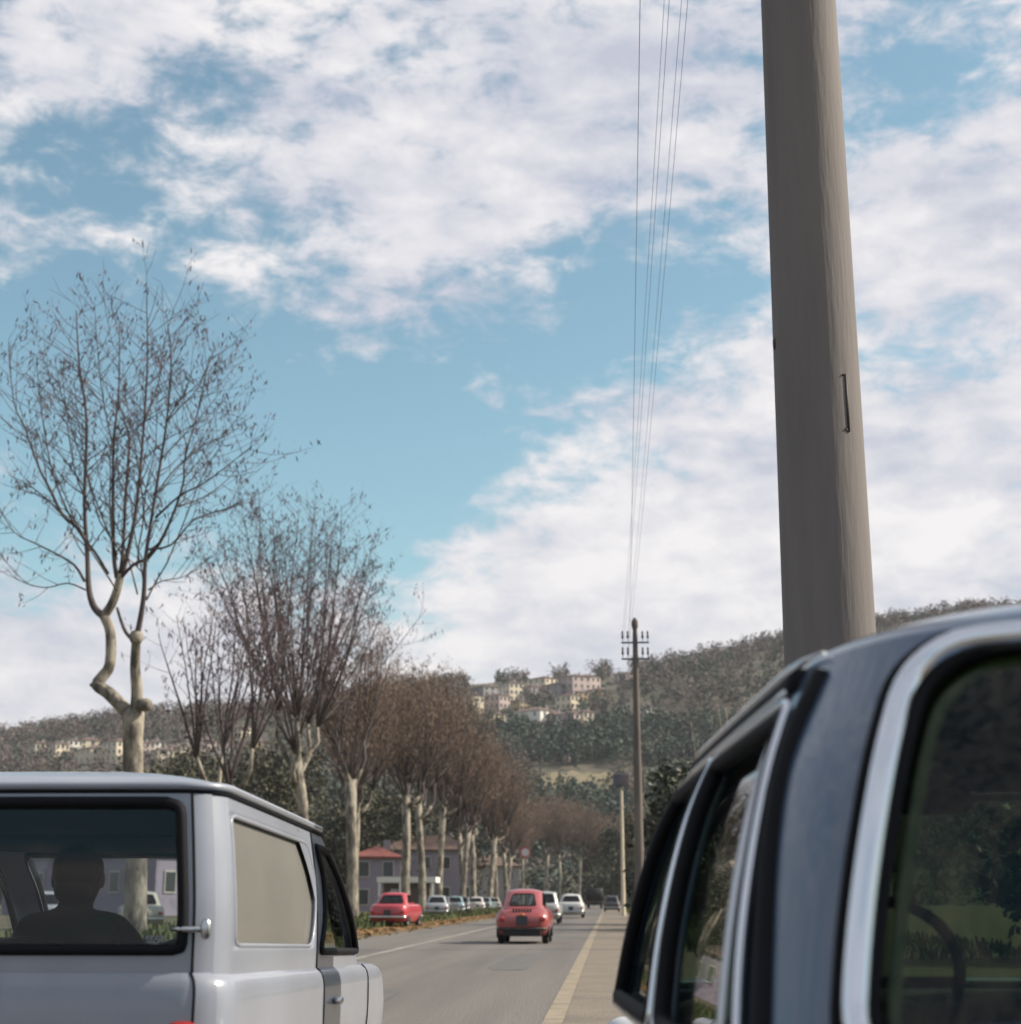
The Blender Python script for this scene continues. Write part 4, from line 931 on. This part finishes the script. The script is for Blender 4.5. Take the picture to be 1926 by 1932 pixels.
# gap lines of the rear door, drawn as real grooves of dark seal
for uu in (1.18, -.18):
    g = MB(); g.tube([lo.P(uu, t, .004) for t in frange(1.95, lo.T, 10)] + [ca.P(uu, t, .004) for t in frange(0.1, 2.93, 14)], .0042, 6); g.build('door_gap', M['rubber'], rdoor)
o = p_rear.fill(-.012).build('rear_window', M['glass_van'], van); p_rear.ring(.015, .006, 1.0, 8).build('window_rubber', M['rubber'], o)
for p in (p_sr, p_sl):
    o = p.fill(-.014).build('blank_panel', M['van_panel'], van); p.ring(.007, -.003, 1.0, 6).build('panel_moulding', M['van_paint'], o)
for p in (p_dr, p_dl):
    o = p.fill(-.014).build('door_window', M['glass_van'], van); p.ring(.013, .002, 1.0, 8).build('window_rubber', M['rubber'], o)
o = p_ws.fill(-.012).build('windscreen', M['glass_van'], van); p_ws.ring(.017, .004, 1.0, 8).build('window_rubber', M['rubber'], o)
g = MB(); uu = [u for u in us_c if 5.5 - 7.5 <= u <= 7.5]
g.tube([ca.P(u, 2.97, .008) for u in us_c[:-1]], .012, 8, closed=True); g.build('roof_gutter', M['van_paint'], van)
g = MB(); g.tube([ca.P(u, 2.90, .001) for u in us_c[:-1]], .008, 6, closed=True); g.build('under_gutter_strip', M['rubber'], van)  # dark strip running round the roof just below the gutter
for sx in (1, -1):
    g = MB(); uf, ub = ca.u_of_y(1.38, 1.2, sx), ca.u_of_y(1.38, 2, sx)
    g.tube([lo.P(lo.u_of_y(1.37, t, sx), t, .001) for t in frange(1.5, lo.T, 8)] + [ca.P(ca.u_of_y(1.37, t, sx), t, .001) for t in frange(.1, 2.9, 10)], .004, 6); g.build('door_gap', M['rubber'], van)
    g = MB(); g.tube([lo.P(lo.u_of_y(2.42, t, sx), t, .001) for t in frange(1.5, lo.T, 8)], .004, 6); g.build('wing_gap', M['rubber'], van)
    g = MB(); c = lo.P(lo.u_of_y(1.60, 3.5, sx), 3.5, .014); g.sell(c, (.016, .05, .014), 2.6, nu=12, nv=8); g.build('door_handle', M['dullchrome'], van)
    g = MB(); c = Vector((sx * .60, -.03, .66)); g.sell(c, (.055, .03, .085), 3, nu=14, nv=10); g.build('tail_lamp', M['lamp_red'], van)
    g = MB(); g.sell((sx * .50, 3.17, .62), (.09, .06, .09), 2.3, nu=16, nv=10); g.build('headlight', M['lamp_clear'], van)
# handle on the seam, lock in the middle, plate, bumper
g = MB(); hp = ca.P(1.15, .85, .0); g.tube([hp + Vector((-.05, -.012, 0)), hp + Vector((-.02, -.018, 0)), hp + Vector((.03, -.018, -.002))], [.007, .008, .008], 8)
g.sell(hp + Vector((.042, -.012, 0)), (.014, .014, .028), 2.5, nu=12, nv=8); g.build('hinge', M['dullchrome'], rdoor)
hp = ca.P(-.15, .85, .0); g = MB(); g.tube([hp + Vector((.07, -.018, 0)), hp + Vector((-.05, -.026, 0))], .011, 8); g.build('hinge', M['dullchrome'], rdoor)
g = MB(); g.sell((.03, -.055, .845), (.055, .03, .035), 2.6, nu=14, nv=8); g.build('lock_handle', M['black'], rdoor)
g = MB(); g.box((0, -.055, .62), (.16, .008, .10), 0, .006); g.build('number_plate', M['plate'], rdoor, smooth=False)
for sy, y in ((-1, -.07), (1, 3.25)):
    g = MB(); g.tube([Vector((x, y - sy * .10 * (abs(x) / .7) ** 3, .38)) for x in frange(-.70, .70, 14)], .045, 10); g.build('bumper', M['dullchrome'], van)
# inside of the van
g = MB(); shell_band(g, ca, us_c, [3 + c for c in (0, .03, .11, .28, .6, .9999)], (), -.02); shell_band(g, ca, us_c, frange(2.76, 3, 2), (), -.024); g.build('headliner', M['van_inner'], van)
g = MB(); g.box((0, 1.3, .42), (.64, 1.28, .02)); g.build('floor', M['van_inner'], van, smooth=False)
for sx in (-1, 1):
    g = MB(); g.box((sx * .645, .70, .66), (.012, .62, .23)); g.build('inner_side', M['van_inner'], van, smooth=False)
g = MB(); g.sell((0, 2.12, .70), (.60, .16, .15), 4); g.build('dashboard', M['van_inner'], van)
for sx in (-1, 1):
    st = MB(); st.sell((sx * .30, 1.52, .50), (.23, .25, .09), 4); st.sell((sx * .31, 1.30, .70), (.21, .06, .23), 3.2, Matrix.Rotation(R(12), 3, 'X')); st.build('seat', M['seat_dark'], van)
g = MB(); cx, cy, cz = -.31, 1.90, .84; Mx = Matrix.Rotation(R(-62), 3, 'X')
g.tube([Vector((cx, cy, cz)) + Mx @ Vector((.19 * math.cos(2 * PI * k / 28), .19 * math.sin(2 * PI * k / 28), 0)) for k in range(28)], .012, 8, closed=True)
g.tube([Vector((cx, cy, cz)) + Mx @ Vector((-.19, 0, 0)), Vector((cx, cy, cz)) + Mx @ Vector((.19, 0, 0))], .012, 8); g.tube([(cx, cy, cz), (cx, cy + .22, cz - .12)], .018, 8); g.build('steering_wheel', M['black'], van)
add_wheels(van, .27, .15, .60, 2.65, .55); arches(van, lo, .27, .625, (2.65, .55))

# the driver: one continuous skinned body
def driver(loc):
    vs = []; es = []; rad = []
    def v(p, r_, parent=None):
        vs.append(p); rad.append(r_ if isinstance(r_, tuple) else (r_, r_))
        if parent is not None: es.append((parent, len(vs) - 1))
        return len(vs) - 1
    pel = v((0, 0, .64), (.15, .12)); ab = v((0, .0, .76), (.14, .105), pel); ch = v((0, -.03, .92), (.165, .11), ab); ne = v((0, -.02, 1.015), (.06, .06), ch)
    hb = v((0, .0, 1.075), (.068, .08), ne); hm = v((0, .012, 1.14), (.078, .095), hb); ht = v((0, .005, 1.195), (.060, .075), hm)
    v((0, .115, 1.115), (.013, .013), v((0, .085, 1.125), (.02, .02), hm))
    for s in (-1, 1):
        e = v((s * .082, -.005, 1.125), (.012, .02), hm)
        sh = v((s * .17, -.03, .95), (.06, .06), ch); el = v((s * .235, .16, .78), (.044, .044), sh); wr = v((s * .17, .36, .85), (.028, .026), el); pa = v((s * .155, .41, .875), (.034, .018), wr)
        for k, (dx, L_) in enumerate(((-.028, .05), (-.010, .062), (.009, .064), (.026, .056))):
            a = v((s * .155 + dx, .445, .90), (.0095, .0095), pa); b = v((s * .155 + dx, .450 + L_ * .45, .915), (.009, .009), a); v((s * .155 + dx, .445 + L_ * .3, .885), (.008, .008), b)
        a = v((s * .125, .42, .865), (.011, .011), pa); v((s * .115, .455, .875), (.009, .009), a)
        kn = v((s * .13, .40, .66), (.07, .07), v((s * .10, .12, .63), (.085, .08), pel)); an = v((s * .12, .55, .42), (.045, .045), kn); v((s * .12, .68, .40), (.035, .03), an)
    me = bpy.data.meshes.new('person'); me.from_pydata(vs, es, []); o = bpy.data.objects.new('person', me); COL.objects.link(o); o.location = loc
    me.materials.append(M['jacket'])
    sk = o.modifiers.new('skin', 'SKIN'); sk.use_smooth_shade = True
    for i, d in enumerate(me.skin_vertices[0].data): d.radius = rad[i]; d.use_root = (i == 0)
    sb = o.modifiers.new('sub', 'SUBSURF'); sb.levels = 1; sb.render_levels = 2
    tag(o, 'driver in dark jacket seen from behind through the van rear window', 'person')
    hd = MB(); hd.sell((0, -.008, 1.155), (.088, .105, .088), 2.1, nu=20, nv=12); hd.sell((0, -.045, 1.09), (.07, .06, .06), 2.2, nu=14, nv=8); hd.build('hair', M['hair'], o)
    fc = MB(); fc.sell((0, .052, 1.105), (.062, .05, .075), 2.2, nu=18, nv=12); fc.sell((0, .108, 1.11), (.013, .018, .022), 2, nu=8, nv=6)
    for s in (-1, 1): fc.sell((s * .086, -.002, 1.12), (.012, .02, .03), 2, nu=8, nv=6)
    fc.build('face', M['skin'], o)
    ey = MB()
    for s in (-1, 1): ey.sell((s * .027, .098, 1.128), (.012, .008, .007), 2, nu=8, nv=6)
    ey.sell((0, .098, 1.068), (.02, .006, .005), 2, nu=8, nv=6); ey.build('eyes_and_mouth', M['hair'], o)
driver((VX - .19, VY + 1.44, .0))
# ------------------------------------------------------------------ the blue-grey car on the right
car = empty('parked_car', (.765, 3.35, 0), R(5)); tag(car, 'blue grey saloon with chrome framed windows parked on the shoulder beside the concrete pole', 'car')
lo = Shell([(.20, .62, -1.95, 1.80, .2, .2, .02, .02, 0, 0), (.30, .70, -2.06, 1.92, .24, .24, .04, .05, .01, 0), (.48, .735, -2.10, 1.96, .26, .26, .05, .06, .012, 0), (.60, .745, -2.10, 1.96, .27, .27, .05, .06, .012, -.025),
            (.73, .735, -2.06, 1.90, .26, .26, .05, .06, .012, -.05), (.775, .71, -2.0, 1.80, .26, .30, .05, .06, .01, -.065), (.80, .65, -1.9, 1.66, .25, .3, .05, .06, .01, -.07)], .02, (-1.5, 1.4))
ca = Shell([(.80, .695, -1.38, .72, .32, .17, .05, .12, .015, 0), (.98, .665, -1.33, .65, .34, .17, .055, .10, .014, -.012), (1.18, .615, -1.295, .55, .35, .17, .065, .09, .010, -.026), (1.366, .53, -1.20, .42, .36, .18, .08, .08, .005, -.040)], .098, (-.6, .0))
SP = 7.38
us_l = ulist([], 12, 10); body = MB(); shell_band(body, lo, us_l, frange(0, lo.T, 20)); deck(body, lo, us_l, (ca, .05))
ym = -.28; um, ul = ca.u_of_y(ym, 1.5, 1), ca.u_of_y(ym, 1.5, -1)
us_c = ulist([9 - SP, 3.5, 5.5, um, ul], 24, 22, SP); ts = frange(0, 3, 26)
def cq(y0, y1, y2, y3, s, t0=.18, t1=2.56): return [(ca.u_of_y(y0, t0, s), t0), (ca.u_of_y(y1, t0, s), t0), (ca.u_of_y(y2, t1, s), t1), (ca.u_of_y(y3, t1, s), t1)]
p_rw = Panel(ca, SP - 8, 9 - SP, [(-.465, .25), (1.465, .25), (1.475, 2.84), (-.475, 2.84)], (.15, .30))
sides = []
for s in (1, -1):
    if s > 0: sides += [(Panel(ca, 9 - SP, um, cq(-1.10, -.35, -.28, -.93, s), (.10, .10)), 'rear_side_window'), (Panel(ca, um, 3.5, cq(-.21, .58, .34, -.20, s), (.10, .10)), 'front_side_window')]
    else: sides += [(Panel(ca, 5.5, ul, cq(.58, -.21, -.20, .34, s), (.10, .10)), 'front_side_window'), (Panel(ca, ul, SP, cq(-.35, -1.10, -.93, -.28, s), (.10, .10)), 'rear_side_window')]
p_ws = Panel(ca, 3.5, 5.5, [(3.7, .25), (5.3, .25), (5.2, 2.72), (3.8, 2.72)], (.16, .24))
for p in [p_rw, p_ws] + [q[0] for q in sides]: p.mesh(body, us_c, ts, 0, 6, .025)
shell_band(body, ca, us_c, [3 + c for c in (0, .012, .03, .06, .11, .18, .28, .42, .6, .8, .9999)])
body.build('body', M['blue_paint'], car)
o = p_rw.fill(-.010).build('rear_window', M['glass_dark'], car); p_rw.ring(.019, .010, 1.01, 10).build('chrome_surround', M['chrome'], o); p_rw.ring(.009, .000, .975, 8).build('window_rubber', M['rubber'], o)
p_rw.ring(.008, .004, 1.07, 8).build('outer_rubber', M['rubber'], o); p_rw.ring(.010, -.03, .958, 8).build('inner_trim', M['trim_green'], o)
o = p_ws.fill(-.010).build('windscreen', M['glass_dark'], car); p_ws.ring(.016, .008, 1.0, 8).build('chrome_surround', M['chrome'], o)
for p, nm in sides:
    o = p.fill(-.016).build(nm, M['glass_near'], car); p.ring(.017, .004, 1.0, 8).build('window_rubber', M['rubber'], o)
    p.ring(.0075, .012, 1.075, 8).build('chrome_frame', M['chrome'], o)
# quarter-light divider bars
for s in (1, -1):
    for yb, yt in ((-.93, -.84),):
        g = MB(); g.tube([ca.P(ca.u_of_y(yb + (yt - yb) * k / 8, .18 + 2.38 * k / 8, s), .18 + 2.38 * k / 8, -.006) for k in range(9)], .010, 6); g.build('quarter_light_bar', M['dullchrome'], car)
    # black door seals behind and between the doors, and over them under the gutter
    g = MB(); g.tube([ca.P(ca.u_of_y(-1.165 + .205 * k / 10, .05 + 2.8 * k / 10, s), .05 + 2.8 * k / 10, -.006) for k in range(11)], .022, 8)
    g.tube([ca.P(ca.u_of_y(y, 2.88, s), 2.88, -.004) for y in frange(-.88, .36, 18)], .021, 8); g.build('door_seal', M['rubber'], car)
    g = MB(); g.tube([ca.P(ca.u_of_y(y, 3, s), 3.0, .010) for y in frange(-.95, .40, 20)], [.002, .005] + [.008] * 17 + [.005, .002], 8); g.tube([ca.P(ca.u_of_y(y, 2.80, s), 2.80, .008) for y in frange(-.84, .34, 18)], .006, 6); g.build('drip_rail', M['chrome'], car)
    g = MB(); g.sell(lo.P(lo.u_of_y(-.35, 4.2, s), 4.2, .02), (.012, .07, .014), 3, nu=12, nv=8); g.build('door_handle', M['chrome'], car)
    g = MB(); g.sell((s * .56, -2.10, .60), (.09, .04, .075), 3); g.build('tail_lamp', M['lamp_red'], car)
    g = MB(); g.sell((s * .54, 1.97, .60), (.09, .06, .09), 2.3); g.build('headlight', M['lamp_clear'], car)
for sy, y in ((-1, -2.18), (1, 2.05)):
    g = MB(); g.tube([Vector((x, y - sy * .12 * (abs(x) / .74) ** 3, .40)) for x in frange(-.74, .74, 14)], .05, 10); g.build('bumper', M['chrome'], car)
g = MB(); g.box((0, -2.16, .58), (.14, .008, .11), 0, .005); g.build('number_plate', M['plate'], car, smooth=False)
g = MB(); shell_band(g, ca, us_c, [3 + c for c in (0, .03, .11, .28, .6, .9999)], (), -.025); g.build('headliner', M['headliner'], car)
g = MB(); g.box((0, -.2, .34), (.60, 1.3, .02)); g.build('floor', M['interior'], car, smooth=False)
g = MB(); g.sell((0, -.98, .70), (.60, .12, .22), 4); g.sell((0, -.72, .50), (.60, .24, .10), 4); g.build('rear_bench', M['seat_dark'], car)
g = MB(); g.box((0, -1.18, .80), (.56, .14, .012)); g.build('parcel_shelf', M['interior'], car, smooth=False)
for s in (-1, 1):
    g = MB(); g.sell((s * .31, -.08, .60), (.25, .09, .27), 3.2, Matrix.Rotation(R(10), 3, 'X')); g.sell((s * .31, .16, .46), (.25, .25, .1), 4); g.build('seat', M['seat_dark'], car)
g = MB(); g.sell((0, .64, .72), (.60, .15, .12), 4); g.build('dashboard', M['interior'], car)
g = MB(); cx, cy, cz = -.15, .40, .87; Mx = Matrix.Rotation(R(-58), 3, 'X')
g.tube([Vector((cx, cy, cz)) + Mx @ Vector((.21 * math.cos(2 * PI * k / 32), .21 * math.sin(2 * PI * k / 32), 0)) for k in range(32)], .014, 8, closed=True)
g.tube([Vector((cx, cy, cz)) + Mx @ Vector((-.2, 0, 0)), Vector((cx, cy, cz)) + Mx @ Vector((.2, 0, 0))], .012, 8); g.tube([(cx, cy, cz), (cx, cy + .22, cz - .14)], .02, 8); g.build('steering_wheel', M['black'], car)
g = MB(); g.sell((0, .36, 1.27), (.11, .02, .03), 3); g.build('rear_view_mirror', M['black'], car)
add_wheels(car, .30, .16, .62, 1.25, -1.25); arches(car, lo, .30, .655, (1.25, -1.25))

# ------------------------------------------------------------------ traffic ahead and parked cars
RED = paint('red_paint', (.37, .075, .075), (.33, .065, .068)); 
f = sedan('small_red_car', 'small rounded red car driving away in the right lane', 'car', None, (-2.12, 41.3, 0), R(-.6), RED, L=2.97, W=1.32, H=1.33, belt=.86, cr=-1.26, cf=.56, rr=-.74, rf=.12, roofw=.47, wheel_r=.265, rc=.27, nose=.22, tail=.17, glassm=M['glass_near'], bump=False, fancy=True, tum=.045)
h = 1.485
g = MB(); g.tube([Vector((x, -h - .05 + .10 * (abs(x) / .6) ** 3, .36)) for x in frange(-.60, .60, 12)], .038, 8); g.build('bumper', M['iron'], f)
g = MB(); g.tube([Vector((x, h + .05 - .10 * (abs(x) / .6) ** 3, .36)) for x in frange(-.60, .60, 12)], .035, 8); g.build('bumper', M['dullchrome'], f)
g = MB(); g.box((0, -h + .0, .27), (.45, .10, .06)); g.build('engine_sump', M['black'], f, smooth=False)
g = MB(); g.tube([(-.3, -h - .02, .25), (.3, -h - .02, .25)], .05, 8); g.build('exhaust', M['iron'], f)
g = MB(); g.sell((0, -h + .02, .70), (.07, .05, .03), 2.4, nu=12, nv=8); g.build('plate_lamp', M['glint_amber'], f)  # lamp coloured amber to stand for a yellow glint
g = MB()
for k in range(7): g.box((-.21 + .07 * k, -h + .10, .80), (.018, .02, .045))
g.build('engine_grille', M['black'], f, smooth=False)
sedan('grey_car', 'pale grey estate car just ahead of the small red car', 'car', None, (-2.98, 76, 0), 0, paint('pale_grey_paint', (.40, .42, .42)), L=3.9, W=1.55, H=1.45, belt=.88, cr=-1.75, cf=.7, rr=-1.5, rf=.2, roofw=.58)
sedan('white_car', 'white saloon car driving away ahead of the grey estate', 'car', None, (-2.26, 99, 0), 0, paint('white_paint', (.66, .66, .63)), L=3.85, W=1.60, H=1.42, belt=.90, cr=-1.15, cf=.72, rr=-.75, rf=.2, roofw=.56)
sedan('red_parked_car', 'red car parked on the leafy verge between the plane trees', 'car', None, (-8.75, 66.5, -.01), R(-4), paint('bright_red_paint', (.52, .055, .075)), L=3.7, W=1.54, H=1.38, belt=.88, cr=-1.15, cf=.70, rr=-.75, rf=.2, roofw=.54)
g_parked = 'cars parked under the plane trees'
for k, (xd, Y, c, lb) in enumerate(((748, 92, (.12, .17, .20), 'dark teal car parked under the plane trees'), (833, 104, (.36, .38, .42), 'pale grey car parked under the plane trees'), (846, 118, (.055, .065, .075), 'black car parked under the plane trees'),
                                (866, 124, (.22, .33, .38), 'light blue car parked under the plane trees'), (884, 140, (.12, .12, .13), 'charcoal car parked under the plane trees'), (906, 152, (.66, .64, .60), 'white car parked under the plane trees'),
                                (925, 170, (.18, .24, .26), 'slate blue car parked under the plane trees'), (938, 188, (.34, .33, .30), 'beige car parked under the plane trees'))):
    sedan('verge_parked_car', lb, 'car', g_parked, (xrow(xd, Y), Y, -.02), R(-6 + 12 * (k % 2)), paint('parked_paint_%d' % k, c), L=3.7, W=1.52, H=1.38, roofw=.54)
sedan('cream_parked_car', 'cream car parked beyond the trees, glimpsed through the van windows', 'car', None, (-17.6, 60, -.02), R(20), paint('cream_car_paint', (.55, .52, .44)), L=3.7, W=1.52, H=1.40)
sedan('silver_parked_car', 'silver car parked beyond the trees, glimpsed through the van windows', 'car', None, (-21.5, 61, -.02), R(14), paint('silver_car_paint', (.42, .44, .47)), L=3.7, W=1.52, H=1.40)
sedan('dark_parked_car', 'dark car parked on the right verge next to the slim pale post', 'car', None, (.30, 150, -.01), 0, paint('dark_paint', (.02, .022, .028)), L=3.9, W=1.52, H=1.45, roofw=.55)
# lorry far ahead
tr = empty('lorry', (-1.75, 205, 0)); tag(tr, 'dark canvas covered lorry far ahead in the right lane', 'lorry')
g = MB(); g.box((0, 1.6, 1.75), (1.02, 2.4, .78), 0, .10); g.build('canvas_cover', material('lorry_canvas', (.010, .010, .013), (.016, .016, .018), scale=1.5), tr)
g = MB(); g.box((0, 1.6, .85), (1.05, 2.45, .14)); g.build('load_bed', material('lorry_bed', (.06, .062, .066), (.09, .085, .08), scale=2), tr, smooth=False)
g = MB(); g.box((0, 4.9, 1.45), (.98, .8, .85), 0, .15); g.build('cab', paint('lorry_cab', (.10, .14, .19)), tr)
g = MB(); g.box((0, 1.6, .55), (.4, 3.6, .12)); g.build('chassis', M['black'], tr, smooth=False)
for sx in (-1, 1):
    g = MB(); g.box((sx * .8, -.87, .72), (.10, .02, .06)); g.build('tail_lamp', M['lamp_red'], tr, smooth=False)
add_wheels(tr, .45, .26, .82, 4.6, .6)

# ------------------------------------------------------------------ hazy air between here and the hill
hz = MB(); hz.box((0, 1150, 145), (1700, 1270, 150)); hz = hz.build('haze', None, None, smooth=False); hz['kind'] = 'stuff'; hz['label'] = 'thin pale winter haze in the valley air'
hm = bpy.data.materials.new('haze_air'); hm.use_nodes = True; hn = hm.node_tree.nodes; hn.clear()
ho = hn.new('ShaderNodeOutputMaterial'); hv = hn.new('ShaderNodeVolumePrincipled'); hv.inputs['Color'].default_value = (.86, .90, .96, 1); hv.inputs['Density'].default_value = .00012; hv.inputs['Anisotropy'].default_value = .2
hm.node_tree.links.new(hv.outputs[0], ho.inputs['Volume']); hz.data.materials.append(hm)
